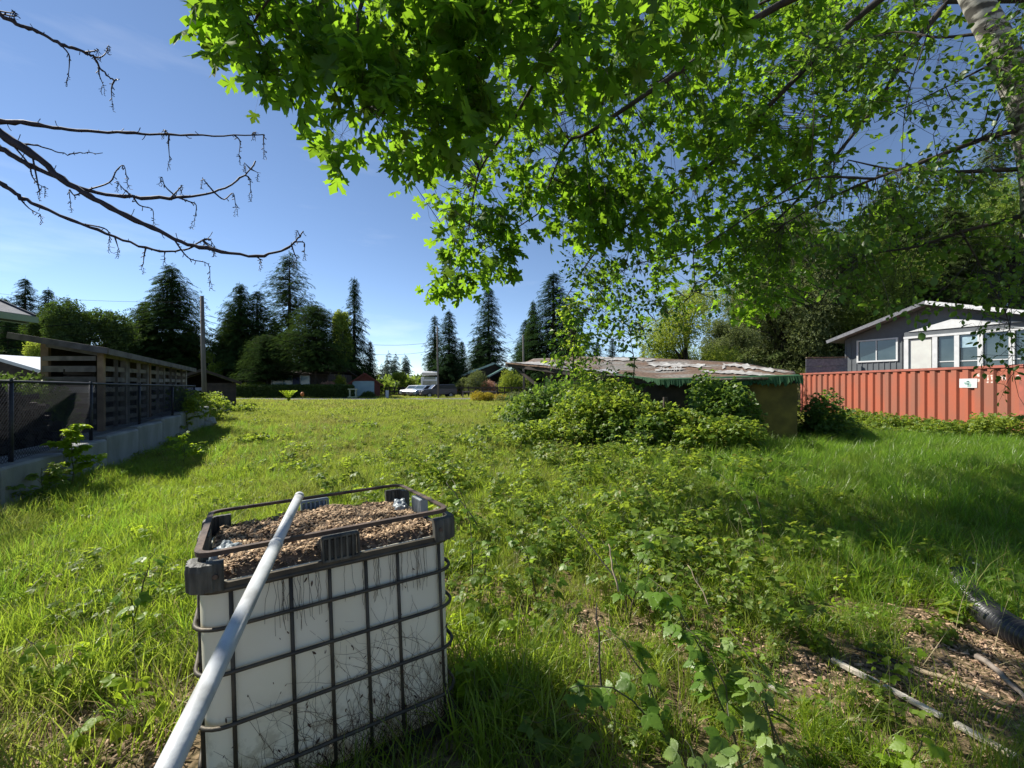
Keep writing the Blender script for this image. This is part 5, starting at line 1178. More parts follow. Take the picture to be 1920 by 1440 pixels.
for px, d, r_, n, lab in ((330, 14.2, (.9, .9, .85), 1500, 'weedy bush at the far end of the wall'), (385, 17.5, (1.2, .9, .7), 1700, 'grey green bush left of the boulder'), (440, 21.5, (1.1, .6, .45), 900, 'low weeds right of the boulder'), (560, 9.0, (.7, .5, .22), 500, 'low leafy weed patch in the sunny field'), (790, 17.0, (.22, .2, .2), 160, 'dark small thistle clump in the field'), (480, 12.5, (.8, .5, .25), 500, 'low bramble patch in the left part of the field'), (690, 15.5, (.5, .4, .22), 300, 'low dark weed patch in the middle of the field')):
    p_ = G(px, d); bush('weed_bush', (p_.x, d, gzf(p_.x, d)-.03), r_, n, .12, L_tri, M_bramble, lab, 'weeds', stems=4, shell=.4)

# ------------------------------------------------------------------ foreground bramble canes: every leaf a part
leafme = {}
def leafmesh(key, tmpl, m):
    if key not in leafme:
        me = mesh_arrays('leaf', tmpl[0], tmpl[1]); me.materials.append(m); leafme[key] = me
    return leafme[key]
M_cane = leafmat('cane_leaf', (.07, .15, .015), (.13, .23, .03), (.34, .5, .05), .45, .4)
M_canep = leafmat('pale_cane_leaf', (.11, .19, .04), (.18, .27, .06), (.42, .52, .08), .4, .45)
def cane_plant(base_px, d, canes, nleaf, leaf, label, m=None, key='a'):
    """canes: list of image-space tips (px, py, depth) reached from the base"""
    b = G(base_px, d); b.z = gzf(b.x, d)-.02; t = empty('bramble_cane', b, 0, label, 'bramble plant', 'bramble plants near the camera')
    me = leafmesh('cane'+key, L_trit, m or M_cane)
    for tip in canes:
        e = U(*tip)-b; H = e.length; pp = [e*s+Vector((0, 0, .22*H*math.sin(s*PI)))+Vector((rng.normal()*.012, rng.normal()*.012, 0)) for s in np.linspace(0, 1, 8)]
        MB().tube(pp, [.0065*(1-.75*s) for s in np.linspace(0, 1, 8)], 5).build('stem', M_stem, t, True)
        nl = int(nleaf)
        for k in range(nl):
            s = .25+.75*(k+rng.random()*.5)/nl; i0 = min(6, int(s*7)); p_ = pp[i0].lerp(pp[i0+1], s*7-i0); a = rng.random()*6.28
            f = np.array([[math.cos(a), math.sin(a), -.15-.5*rng.random()]]); u = np.array([[rng.normal()*.3, rng.normal()*.3-.15, 1]])
            R_ = frames(f, u)[0]; L_ = leaf*.82*(.6+.6*rng.random())*(1.1-.35*s); q = p_+Vector(f[0])*L_*.55
            o = link('leaf', me, None, t); M4 = Matrix([list(R_[i])+[0] for i in range(3)]+[[0, 0, 0, 1]]); o.matrix_local = Matrix.Translation(q) @ M4 @ Matrix.Scale(L_, 4)
            MB_pet.append((b+p_, b+q))
MB_pet = []
cane_plant(1400, 2.05, [(1215, 1085, 2.5), (1290, 1180, 2.2)], 22, .17, 'tall bramble with drooping pale leaves right of the shaded ground')
cane_plant(1480, 1.95, [(1370, 1180, 2.3), (1400, 1250, 2.05)], 17, .15, 'bramble cane leaning beside the tallest one, on its right', key='b', m=M_canep)
cane_plant(1270, 2.2, [(1130, 1180, 2.4), (1060, 1290, 2.2)], 10, .16, 'bramble cane rising from the dead brown stem')
cane_plant(1330, 1.75, [(1290, 1385, 1.85), (1420, 1400, 1.8)], 7, .15, 'low pale leaved bramble at the bottom edge', key='b', m=M_canep)
cane_plant(1180, 3.4, [(1130, 1010, 3.7), (1230, 1000, 3.6)], 11, .14, 'bramble in the middle of the grass with a leaning dark cane')
cane_plant(900, 3.8, [(850, 900, 4.1), (930, 985, 3.9)], 10, .12, 'bramble with arching canes behind the tank corner')
cane_plant(1010, 3.7, [(960, 1000, 3.8), (1080, 1050, 3.6)], 11, .13, 'bramble sprig in front of the mulch patch')
cane_plant(250, 3.2, [(290, 1030, 3.2), (240, 1110, 3.1)], 8, .15, 'upright bramble shoot left of the tank')
cane_plant(110, 2.6, [(140, 1225, 2.6), (40, 1200, 2.6)], 9, .13, 'yellow green weed left of the tank near the bottom', key='c', m=M_young)
cane_plant(150, 2.3, [(100, 1390, 2.2), (190, 1330, 2.3)], 7, .12, 'low yellow green weed at the bottom left corner', key='c', m=M_young)
cane_plant(1850, 3.9, [(1790, 1060, 3.95), (1830, 1100, 3.9)], 6, .24, 'broad leaved shaded plant at the mouth of the black pipe', key='d', m=M_lush)
cane_plant(1440, 4.6, [(1400, 900, 5.2), (1330, 880, 5.4)], 10, .14, 'bramble shoot in the tall grass at the shadow edge')
cane_plant(1690, 2.1, [(1660, 1400, 2.1), (1760, 1380, 2.0)], 7, .13, 'low weed in the bottom right corner', key='c', m=M_young)
mbp = MB()
for a_, b_ in MB_pet: mbp.tube([a_, b_], .0012, 3, False)
tag(mbp.build('leaf_stalks', M_stem), 'thin stalks of the bramble leaves', kind='stuff')
# dead stems standing in the grass
def stick(name, a, b, r, m, label, cat='stick', bend=.02, n=7, group=None):
    a, b = U(*a), U(*b); pp = [a.lerp(b, s)+Vector((rng.normal()*bend*.3, rng.normal()*bend*.3, bend*math.sin(s*PI)+rng.normal()*bend*.15)) for s in np.linspace(0, 1, 8)]
    return tag(MB().tube(pp, [r*(1-.45*s) for s in np.linspace(0, 1, 8)], n).build(name, m, None, True), label, cat, group)
stick('dead_stem', (1130, 1345, 2.35), (1118, 1130, 2.6), .007, M_twig, 'upright dead brown stem between the brambles', 'stem')
stick('dead_stem', (1195, 1140, 3.5), (1060, 970, 4.2), .007, M_twig, 'dark leaning cane in the middle of the brambles', 'stem')
stick('dead_stem', (1330, 1140, 3.2), (1290, 1060, 3.4), .005, M_dry, 'thin pale stalk leaning out of the tall grass', 'stem')
stick('dead_stem', (1160, 1110, 3.3), (1140, 1020, 3.5), .008, M_dry, 'pale broken stalk above the mulch patch', 'stem')
stick('dead_stem', (895, 985, 4.2), (835, 905, 4.5), .006, M_twig, 'dark thin cane arching behind the tank corner', 'stem')
def gp(px, py, dz=.02):
    d = EYE*F/(py-CY)
    for _ in range(8): X_ = (px-CX)/F*d; d = (EYE-gzf(X_, d)-dz)*F/(py-CY)
    return (px, py, d)
# painted boards and sticks on the ground
def board(a, b, w, th, m, label):
    A_, B_ = U(*gp(*a, .035)), U(*gp(*b, .035)); return bevel(tag(MB().beam(A_, B_, w, th).build('old_board', m), label, 'board', 'old boards on the ground'), .004)
board((1560, 1237), (1648, 1282), .032, .03, M_white_wood, 'short weathered white board, farthest of the line on the ground')
board((1657, 1286), (1765, 1343), .04, .02, M_white_wood, 'middle white board with peeling paint on the ground'); board((1790, 1356), (1905, 1420), .045, .02, M_white_wood, 'nearest white board of the line at the bottom right')
board((1440, 1285), (1475, 1302), .03, .02, M_white_wood, 'small pale stick end in the grass left of the boards')
board((1590, 1350), (1650, 1352), .025, .015, M_dry, 'little flat stick beside the middle board')
stick('fallen_stick', gp(1715, 1252, .05), gp(1905, 1330, .04), .016, M_dry, 'long bare stick lying behind the white boards', bend=.02)
stick('fallen_stick', gp(1835, 1232, .05), gp(1930, 1318, .06), .02, M_grey_wood, 'thick grey branch at the right edge behind the long stick', bend=.02)
stick('fallen_stick', gp(1600, 1215, .04), gp(1720, 1262, .03), .008, M_twig, 'thin dark twig in the litter above the boards', bend=.03)
stick('fallen_stick', gp(1660, 1235, .05), gp(1830, 1350, .03), .007, M_twig, 'crooked dark twig crossing under the long stick', bend=.03)

# black corrugated pipe
cp = [U(1797, 1108, 3.95), U(1822, 1135, 3.6), U(1868, 1168, 3.25), U(1930, 1205, 3.0), U(2010, 1240, 2.8), U(2120, 1270, 2.65)]
def catmull(P_, n):
    out = []; P_ = [P_[0]*2-P_[1]]+P_+[P_[-1]*2-P_[-2]]
    for i_ in range(1, len(P_)-2):
        for s in np.linspace(0, 1, n, endpoint=False):
            a, b, c, d = P_[i_-1:i_+3]; out.append(.5*((2*b)+(c-a)*s+(2*a-5*b+4*c-d)*s*s+(3*b-a-3*c+d)*s**3))
    out.append(P_[-2]); return out
path = catmull(cp, 60); L_ = sum((path[k+1]-path[k]).length for k in range(len(path)-1)); ribs = int(L_/.026)
acc = [0]; 
for k in range(len(path)-1): acc.append(acc[-1]+(path[k+1]-path[k]).length)
def along(s):
    k = min(len(acc)-2, max(0, int(np.searchsorted(acc, s))-1)); return path[k].lerp(path[k+1], (s-acc[k])/(acc[k+1]-acc[k]+1e-9))
pp, rr = [], []
for k in range(ribs):
    for q, r_ in ((0, .083), (.2, .10), (.55, .10), (.75, .083)): pp.append(along((k+q)/ribs*L_)); rr.append(r_)
dp = empty('drain_pipe', (0, 0, 0), 0, 'black corrugated drain pipe lying in the grass at the right edge', 'drain pipe')
for p_ in pp: p_.z = max(p_.z, .13)
MB().tube(pp, rr, 22, False).build('ribbed_hose', M_blackp, dp, True)
cu = MB().tube([pp[0]+Vector((-.01, .02, .02)), pp[3]], [.108, .108], 20, False).build('end_collar', M_blackp, dp, True); cu.modifiers.new('s', 'SOLIDIFY').thickness = .006
q0 = U(1835, 1062, 4.3); tub = empty('plastic_tub', (q0.x+.25, q0.y, .0), 0, 'dark plastic tub lid half hidden in shaded grass above the black pipe', 'tub')
MB().tube([(0, 0, .03), (0, 0, .12), (0, 0, .135)], [.28, .30, .28], 28).build('lid', M_blackp, tub, True); MB().tube([(.302*math.cos(a), .302*math.sin(a), .12) for a in np.linspace(0, 2*PI, 40)], .012, 6).build('rim', M_plastg, tub, True)

# ------------------------------------------------------------------ caged plastic tank filled with mulch
tz = EYE-.714
ibc = empty('caged_tank', (-1.325, 1.767, tz), 0, 'white plastic tank in a rusty steel cage, cut open and filled with mulch', 'tank')
def RotT(a, b, c): return Matrix.Rotation(a, 3, 'Z') @ Matrix.Rotation(b, 3, 'X') @ Matrix.Rotation(c, 3, 'Y')
RT = RotT(.544, -.046, -.026); ibc.rotation_euler = RT.to_euler()
LW, LD = 1.2, .99
def rr_loop(x0, x1, y0, y1, r, n=6):
    P_ = []
    for cx_, cy_, a0 in ((x1-r, y1-r, 0), (x0+r, y1-r, 90), (x0+r, y0+r, 180), (x1-r, y0+r, 270)):
        for k in range(n+1): a = math.radians(a0+90*k/n); P_.append((cx_+r*math.cos(a), cy_+r*math.sin(a)))
    return P_
def ring_tube(name, z, inset, r, rad, m, n=8, parent=ibc, flat=None):
    L_ = rr_loop(inset, LW-inset, inset, LD-inset, r); mb = MB(); N = len(L_); V_ = []; Fs_ = []
    for i_, (x, y) in enumerate(L_):
        a = Vector(L_[(i_+1) % N])-Vector(L_[i_-1]); nn = Vector((a.y, -a.x)).normalized()
        prof = [(math.cos(2*PI*k/n)*rad, math.sin(2*PI*k/n)*rad) for k in range(n)] if flat is None else [(flat[0], -flat[1]), (flat[0], flat[1]), (-flat[0], flat[1]), (-flat[0], -flat[1])]
        for u, w in prof: V_.append((x+nn.x*u, y+nn.y*u, z+w))
    M_ = n if flat is None else 4
    for i_ in range(N):
        for k in range(M_): Fs_.append((i_*M_+k, i_*M_+(k+1) % M_, ((i_+1) % N)*M_+(k+1) % M_, ((i_+1) % N)*M_+k))
    return mb.add(V_, Fs_).build(name, m, parent, flat is None)
# tank shell: outer skin, cut rim, inner skin
zs = [(-1.11, .075, .10), (-1.09, .045, .11), (-.3, .036, .11), (-.155, .036, .11), (-.125, .045, .11)]
V_ = []; Fs_ = []; loops = [(z, i0, r_) for z, i0, r_ in zs]+[(-.125, .053, .10), (-.5, .055, .10)]
for z, i0, r_ in loops: V_ += [(x, y, z) for x, y in rr_loop(i0, LW-i0, i0, LD-i0, r_)]
N = 28
for k in range(len(loops)-1): Fs_ += [(k*N+i_, k*N+(i_+1) % N, (k+1)*N+(i_+1) % N, (k+1)*N+i_) for i_ in range(N)]
Fs_.append(tuple(range(N-1, -1, -1)))
shell = MB().add(V_, Fs_).build('tank_body', M_tank, ibc, True)
wl_ = shell.modifiers.new('w', 'WEIGHTED_NORMAL')
# cage hoops
for k, h in enumerate((.155, .311, .502, .718, .955)): ring_tube('cage_hoop', -h, .016, .12, .009 if k else .011, M_galv)
for u in (.085, .154, .383, .547, .714, .872, 1.096):
    if u == .085: continue
    MB().tube([(u, .031, -.14), (u, .031, -1.11)], .0085, 8).build('cage_bar', M_galv, ibc, True); MB().tube([(u, LD-.031, -.14), (u, LD-.031, -1.11)], .0085, 8).build('cage_bar', M_galv, ibc, True)
for v in (.18, .38, .6, .8):
    for x in (.031, LW-.031): MB().tube([(x, v, -.14), (x, v, -1.11)], .0085, 8).build('cage_bar', M_galv, ibc, True)
ring_tube('top_frame', -.135, .022, .12, 0, M_galv, flat=(.010, .011)); ring_tube('base_frame', -1.12, .03, .11, 0, M_galv, flat=(.02, .02))
rim_ = ring_tube('rim', .0, .03, .07, 0, M_rust, flat=(.004, .009)); ring_tube('rim_flange', .008, .038, .07, 0, M_rust, flat=(.014, .003))
# pallet feet and skids
for x in (.1, .6, 1.1):
    for y in (.1, .5, .89): MB().box((x, y, -1.16), (.13, .12, .07)).build('pallet_foot', M_plast, ibc)
    MB().box((x, LD/2, -1.2), (.12, LD-.06, .02)).build('pallet_skid', M_galv, ibc)
# ribbed plastic corner caps between top frame and rim
def corner_cap(cx_, cy_, sx, sy):
    V_ = []; Fs_ = []; n = 26; path_ = []
    L = .12; r = .065
    for k in range(n+1):
        s = k/n; tot = 2*(L-r)+r*PI/2; q = s*tot
        if q < L-r: x, y, nx_, ny_ = L-q, 0, 0, -1
        elif q < L-r+r*PI/2: a = (q-(L-r))/r; x, y, nx_, ny_ = r-r*math.sin(a), r-r*math.cos(a), -math.sin(a), -math.cos(a)
        else: x, y, nx_, ny_ = 0, r+(q-(L-r)-r*PI/2), -1, 0
        rib = .006 if k % 4 in (1, 2) else 0; path_.append((x+nx_*rib, y+ny_*rib, nx_, ny_))
    lev = [(-.150, 0.004), (-.145, .012), (-.06, .014), (-.035, .010), (-.028, -.004), (-.028, -.03), (-.15, -.02)]
    for z, o_ in lev:
        for x, y, nx_, ny_ in path_:
            X_ = x+nx_*o_; Y_ = y+ny_*o_; V_.append((cx_+sx*X_, cy_+sy*Y_, z))
    m_ = len(path_)
    for j_ in range(len(lev)-1):
        for i_ in range(m_-1): Fs_.append((j_*m_+i_, j_*m_+i_+1, (j_+1)*m_+i_+1, (j_+1)*m_+i_))
    Fs_ += [tuple(j_*m_ for j_ in range(len(lev))), tuple(j_*m_+m_-1 for j_ in range(len(lev)-1, -1, -1))]
    c_ = MB().add(V_, Fs_).build('corner_cap', M_plast, ibc)
    px_ = cx_+sx*.09; MB().tube([(px_, cy_-sy*.012, -.085), (px_, cy_-sy*.022, -.085)], .010, 10).build('bolt', M_rust, c_); return c_
corner_cap(.012, .012, 1, 1); corner_cap(LW-.012, .012, -1, 1); corner_cap(.012, LD-.012, 1, -1); corner_cap(LW-.012, LD-.012, -1, -1)
def mid_block(cx_, cy_, dx, dy, m):
    b_ = MB(); w = .16; dpt = .05
    for k in range(7):
        o_ = -w/2+w*k/6
        b_.box((cx_+dx*o_, cy_+dy*o_, -.075), (.010 if dx else dpt, dpt if dx else .010, .115))
    b_.box((cx_, cy_, -.02), (w if dx else dpt*.9, dpt*.9 if dx else w, .012)); b_.box((cx_, cy_, -.127), (w if dx else dpt*.9, dpt*.9 if dx else w, .012)); b_.box((cx_, cy_, -.08), (w*.9 if dx else .014, .014 if dx else w*.9, .095))
    return bevel(b_.build('spacer_block', m, ibc), .002, 1)
mid_block(.60, .026, 1, 0, M_plast); mid_block(.60, LD-.03, 1, 0, M_plastg); mid_block(.032, .5, 0, 1, M_plast); mid_block(LW-.034, .52, 0, 1, M_plastg)
def lump(c, s, label=None):
    o = rock('grey_insert', c, s, rng.random()*9, M_plastg, 'x', 'x'); del o['label']; del o['category']; o.parent = ibc; o.name = 'plastic_insert'; return o
lump((.13, .36, -.10), (.06, .09, .055)); lump((1.07, .62, -.09), (.05, .07, .06)); lump((.66, .88, -.10), (.07, .045, .05))
# mulch surface and the chips on it
def mz0(x, y): return -.140+.055*float(vnoise(x, y, .22, 4))+.03*float(vnoise(x, y, .07, 5))+.04*math.exp(-((x-.75)**2+(y-.55)**2)/.12)-.05*math.exp(-((x-.37)**2+(y-.4)**2)/.015)+.03*math.exp(-y/.12)
def mz(x, y):
    e = float(S(min(x-.058, LW-.058-x, y-.058, LD-.058-y)/.05)); return -.128*(1-e)+mz0(x, y)*e
nx_, ny_ = 80, 66; V_ = []
for i_ in range(nx_+1):
    for j_ in range(ny_+1):
        x = .058+(LW-.116)*i_/nx_; y = .058+(LD-.116)*j_/ny_; V_.append((x, y, mz(x, y)))
mul = MB().add(V_, [(i_*(ny_+1)+j_, (i_+1)*(ny_+1)+j_, (i_+1)*(ny_+1)+j_+1, i_*(ny_+1)+j_+1) for i_ in range(nx_) for j_ in range(ny_)]).build('mulch', mat('mulch_base', (.2, .13, .085), .95, (.09, .06, .04), 40, bump=.6), ibc, True)
n = 15000; x = .065+(LW-.13)*rng.random(n); y = .065+(LD-.13)*rng.random(n); z = np.array([mz(a_, b_) for a_, b_ in zip(x, y)])+.001+.012*rng.random(n)
V_, F_ = bake(chipT[0]*np.array([1, 1.4, .7]), chipT[1], np.stack([x, y, z], 1), rand_rot(n, .45), .007+.030*rng.random(n)**3.5)
M_chip2 = mat('mulch_chip', (.46, .33, .20), .9, (.19, .12, .065), 30, isl=.8)
link('wood_shavings', mesh_arrays('wood_shavings', V_, F_), M_chip2, mul)['kind'] = 'stuff'
# dead vines clinging to the camera side of the tank
dvn = MB(); dl = []
rv_ = np.random.default_rng(12)
for k in range(420):
    u = .17+1.0*rv_.random()**.75; y0_ = -1.17+.1*rv_.random(); L_ = (.10+.8*rv_.random()**2.6)*(.45+.6*u) ; a = PI/2+rv_.normal()*.35; x_, z_ = u, y0_; pp = [(x_, .018, z_)]
    m_ = int(4+L_*14)
    for q in range(m_):
        a += rv_.normal()*.28; x_ += math.cos(a)*L_/m_; z_ += math.sin(a)*L_/m_
        if not (.05 < x_ < LW-.05) or z_ > -.17: break
        pp.append((x_, .030+.012*rv_.random()-.02*(rv_.random() < .2), z_))
    if len(pp) > 2: dvn.tube(pp, [.0011*(1-.6*q/len(pp))*(.6+.9*rv_.random()) for q in range(len(pp))], 3, False)
    if rv_.random() < .35: dl.append(pp[-1])
for q in range(55): # fallen strands hanging from the top frame
    u = .3+.85*rv_.random(); pp = [(u, .02, -.15)]; z_ = -.15
    for w in range(6): z_ -= .015+.04*rv_.random(); u += rv_.normal()*.005; pp.append((u, .026, z_))
    dvn.tube(pp, .0009, 3, False)
dv = dvn.build('dead_vines', mat('dead_vine', (.10, .06, .035), .9, (.05, .03, .02), 9), None); dv.location = ibc.location; dv.rotation_euler = ibc.rotation_euler
tag(dv, 'dead thin vines clinging to the front of the white tank', kind='stuff')
dl = np.array(dl+[(.45, .02, -.18), (.47, .02, -.20), (.55, .02, -.19), (.33, .024, -.42), (.36, .024, -.40), (.74, .024, -.58), (.76, .02, -.6), (.7, .02, -.62), (.63, .024, -.55), (.3, .02, -.6), (.9, .02, -.34), (.53, .02, -.4)]); n = len(dl)
f = np.stack([rng.normal(0, .6, n), rng.normal(0, .15, n)-.05, -1+.3*rng.random(n)], 1); M_dead = leafmat('dead_leaf', (.035, .018, .012), (.08, .04, .025), (.1, .05, .02), .15, .8)
V_, F_ = bake(L_ovate[0]*np.array([.5, 1, 1.6]), L_ovate[1], dl, frames(f, np.tile([0., -1, .1], (n, 1))), .011+.022*rng.random(n)**2)
o = link('dead_leaves', mesh_arrays('dead_leaves', V_, F_), M_dead, None); o.location = ibc.location; o.rotation_euler = ibc.rotation_euler; tag(o, 'dead curled leaves hanging on the front of the tank', kind='stuff')

# grey conduit pole resting across the tank
far_ = U(561, 930, 2.35); nr_ = U(315, 1440, .88); dd = (nr_-far_); ndir = dd.normalized()
pl_ = empty('conduit_pole', far_, 0, 'long light grey plastic conduit leaning across the top of the tank', 'pole')
MB().tube([Vector((0, 0, 0)), dd*.36], .0225, 24).build('tube', M_pvc, pl_, True); 
MB().tube([dd*.355, dd*.36, dd*.372, dd*.377], [.0225, .0265, .0265, .0225], 24).build('coupling', M_pvc, pl_, True)
MB().tube([dd*.374, dd*1.0, dd+ndir*1.0], .0245, 24).build('tube', M_pvc, pl_, True)
MB().tube([-ndir*.004, ndir*.03], .0235, 24).build('end_cap', M_pvc, pl_, True)

# ------------------------------------------------------------------ trees overhead
def polyline(cps, n=6): return catmull([U(*c) for c in cps], n)
def limb(name, P_, r0, r1, m, parent, n=7):
    k = len(P_); return MB().tube([p_ for p_ in P_], [r0+(r1-r0)*(i_/(k-1))**.8 for i_ in range(k)], n).build(name, m, parent, True)
GAPS = [(1650, 262, 105, 62), (1560, 395, 60, 30), (1240, 285, 45, 38), (1040, 262, 34, 34), (950, 340, 38, 26), (1700, 150, 40, 26), (1860, 300, 50, 30), (1330, 560, 40, 36)]
class Tree:
    """a tree whose limbs are given as points in space; leaf clusters hang on twigs grown from the nearest limb"""
    def __init__(s, name, label, k=1.0): s.k = k; s.t = empty(name, (0, 0, 0), 0, label, 'tree'); s.lp = []; s.lm = []; s.tw = MB(); s.P, s.F, s.Up, s.S = [], [], [], []
    def branch(s, cps, r0, r1, m, n=6, attach=True, base=None):
        P_ = ([base] if base is not None else [])+polyline([(a, b, d*s.k) for a, b, d in cps], n); limb('branch', P_, r0*s.k, r1*s.k, m, s.t)
        if attach: s.lp += P_[1:]
        return P_
    def clusters(s, n, poly, d0, d1, nl, leaf, rad, seed, hole=.42, hs=90, dfun=None, maxtw=1.6, droop=.6, face=.0):
        r = np.random.default_rng(seed); d0 *= s.k; d1 *= s.k; leaf *= s.k; rad *= s.k; maxtw *= s.k; poly = np.array(poly, float); x0, y0 = poly.min(0); x1, y1 = poly.max(0); A_ = np.array([tuple(p_) for p_ in s.lp]); got = 0; tries = 0
        while got < n and tries < n*40:
            tries += 1
            px, py = r.uniform(x0, x1), r.uniform(y0, y1)
            if not inpoly(np.array([px]), np.array([py]), poly)[0]: continue
            if float(vnoise(px, py, hs, seed)) < hole*r.random()**.3 and r.random() < .92: continue
            if any(((px-hx)/rx)**2+((py-hy)/ry)**2 < 1 for hx, hy, rx, ry in GAPS) and r.random() < .93: continue
            d = (d0+(d1-d0)*r.random()) if dfun is None else dfun(px, py, r)
            c = U(px, py, d); dist = np.linalg.norm(A_-np.array(c), axis=1); i_ = int(dist.argmin())
            if dist[i_] > maxtw and r.random() < .8: continue
            got += 1
            b0 = Vector(A_[i_]); mid = b0.lerp(c, .55)+Vector(r.normal(0, .05, 3))*dist[i_]
            s.tw.tube([b0, mid, c], [.0035+.0012*dist[i_], .003, .0016], 4, False)
            k_ = max(3, int(nl*(.6+.8*r.random())))
            out = (c-b0).normalized() if dist[i_] > .01 else Vector((0, 0, -1))
            for q in range(k_):
                f = Vector(r.normal(0, .75, 3))+out*.6+Vector((0, 0, -droop)); f.normalize(); o_ = Vector(r.normal(0, 1, 3)).normalized()*rad*r.random()**.5
                e = c+o_*.7+f*rad*.5; s.P.append(tuple(e)); s.F.append(tuple(f))
                u = Vector((r.normal()*.55, r.normal()*.55-face, .75)); s.Up.append(tuple(u)); s.S.append(leaf*(.55+.65*r.random()))
                if r.random() < .8: s.tw.tube([c, c.lerp(e, .6)+Vector((0, 0, -.01)), e], [.0013, .001, .0009], 3, False)
    def finish(s, big, small, m, mtw, nsingle=300, split=6.0):
        P_, Fw, Up_, Sc = map(np.array, (s.P, s.F, s.Up, s.S)); d = P_[:, 1]; px = CX+F*P_[:, 0]/d; py = CY-F*(P_[:, 2]-EYE)/d
        vis = (px > -20) & (px < 1940) & (py > -20) & (py < 1460); size = Sc/d*vis; order = np.argsort(-size); one = order[:nsingle]; rest = order[nsingle:]
        me = mesh_arrays('leaf', big[0], big[1]); me.materials.append(m); R_ = frames(Fw, Up_)
        for i_ in one:
            o = link('leaf', me, None, s.t); M4 = Matrix([list(R_[i_][a])+[0] for a in range(3)]+[[0, 0, 0, 1]]); o.matrix_local = Matrix.Translation(Vector(P_[i_])) @ M4 @ Matrix.Scale(float(Sc[i_]), 4)
        near_ = rest[d[rest] < split]; fa = rest[d[rest] >= split]
        v1, f1 = bake(big[0], big[1], P_[near_], R_[near_], Sc[near_]); v2, f2 = bake(small[0], small[1], P_[fa], R_[fa], Sc[fa])
        link('foliage', mesh_arrays('foliage', np.vstack([v1, v2]), np.vstack([f1, f2+len(v1)])), m, s.t)['kind'] = 'stuff'
        o = s.tw.build('twigs', mtw, s.t); o['kind'] = 'stuff'

mp = Tree('maple_tree', 'big leafed maple whose branches hang over the field from the upper right', 1.4)
limb('trunk', [Vector(q) for q in ((10.3, 4.3, -.2), (10.2, 4.3, 1.8), (9.9, 4.45, 4.0), (9.5, 4.6, 6.0), (8.8, 4.7, 8.2), (8.4, 4.8, 10.6))], .34, .10, M_bark, mp.t, 14)
hub = Vector((9.5, 4.6, 6.0)); hub2 = Vector((9.2, 4.65, 7.2))
mp.branch([(1640, -60, 4.0), (1460, 10, 4.1), (1280, 130, 4.3), (1110, 245, 4.6), (1060, 275, 4.9), (1010, 400, 5.4)], .045, .008, M_bark, base=hub)
mp.branch([(1760, -80, 4.4), (1600, 40, 4.8), (1450, 190, 5.2), (1330, 310, 5.6), (1220, 390, 6.0), (1120, 470, 6.4), (1060, 560, 6.9)], .045, .007, M_bark, base=hub)
mp.branch([(1780, 0, 5.0), (1700, 100, 5.2), (1640, 200, 5.4), (1500, 370, 5.8), (1400, 460, 6.2), (1290, 560, 6.6)], .04, .006, M_bark, base=hub)
mp.branch([(1400, -120, 3.6), (1120, 10, 3.7), (1040, 90, 3.8), (960, 230, 4.1), (900, 320, 4.5), (880, 420, 4.9)], .032, .006, M_bark, base=hub2)
mp.branch([(1050, -160, 3.3), (960, 10, 3.4), (890, 120, 3.4), (860, 150, 3.5), (780, 190, 3.7)], .028, .006, M_bark, base=hub2)
mp.branch([(1000, -260, 3.0), (760, -120, 3.0), (680, 0, 3.0), (672, 110, 3.1), (690, 200, 3.2)], .025, .006, M_bark, base=hub2)
mp.branch([(900, -260, 2.8), (620, -120, 2.8), (520, -20, 2.8), (470, 50, 2.9)], .022, .005, M_bark, base=hub2)
mp.branch([(1010, 400, 5.4), (950, 440, 5.5), (905, 470, 5.6), (860, 500, 5.7)], .009, .003, M_bark)
mp.branch([(1500, 370, 5.8), (1380, 400, 6.2), (1250, 420, 6.5), (1180, 470, 6.8)], .012, .004, M_bark)
mp.branch([(1560, -60, 4.0), (1330, 60, 4.8), (1240, 150, 5.2), (1130, 190, 5.6)], .018, .005, M_bark, base=hub)
mp.branch([(1690, 60, 5.2), (1560, 220, 5.9), (1560, 330, 6.4), (1480, 470, 7.0)], .018, .005, M_bark)
R1 = [(388, -40), (402, 20), (415, 110), (470, 130), (500, 175), (565, 190), (600, 260), (640, 285), (720, 285), (780, 315), (840, 300), (880, 220), (1000, 170), (1200, 120), (1420, 60), (1450, -40)]
R1b = [(388, -60), (410, 95), (520, 170), (610, 150), (760, 150), (980, 60), (1000, -60)]
R2 = [(640, 100), (790, 335), (805, 390), (850, 425), (830, 480), (805, 525), (855, 540), (900, 500), (965, 490), (1000, 432), (1100, 425), (1180, 440), (1330, 450), (1470, 470), (1560, 400), (1620, 260), (1680, 120), (1760, 40), (1790, -40), (640, -40)]
mp.clusters(150, R1, 2.7, 3.9, 7, .165, .24, 3, .40, 110, maxtw=1.1)
mp.clusters(95, R1b, 2.7, 3.3, 6, .165, .2, 13, .2, 110, maxtw=1.3)
mp.clusters(540, R2, 4.4, 6.8, 7, .125, .26, 4, .42, 100, maxtw=1.3)
mp.clusters(140, [(800, 330), (1060, 300), (1250, 380), (1200, 450), (1000, 440), (960, 490), (850, 545), (805, 525), (850, 430)], 4.9, 6.0, 7, .145, .2, 21, .3, 70, maxtw=.9)
mp.clusters(150, [(640, -30), (1700, -30), (1600, 250), (1300, 380), (1000, 330), (760, 240)], 5.5, 8.0, 8, .15, .3, 22, .35, 120, maxtw=3)
mp.clusters(150, [(1150, 400), (1560, 380), (1500, 560), (1380, 600), (1250, 560), (1080, 640), (1060, 540)], 6.2, 8.2, 7, .14, .25, 24, .45, 60, maxtw=1.4)
mp.clusters(170, [(1250, -30), (1780, -30), (1700, 200), (1640, 420), (1500, 520), (1300, 440), (1200, 200)], 4.6, 7.5, 8, .13, .28, 31, .75, 90, maxtw=1.5)
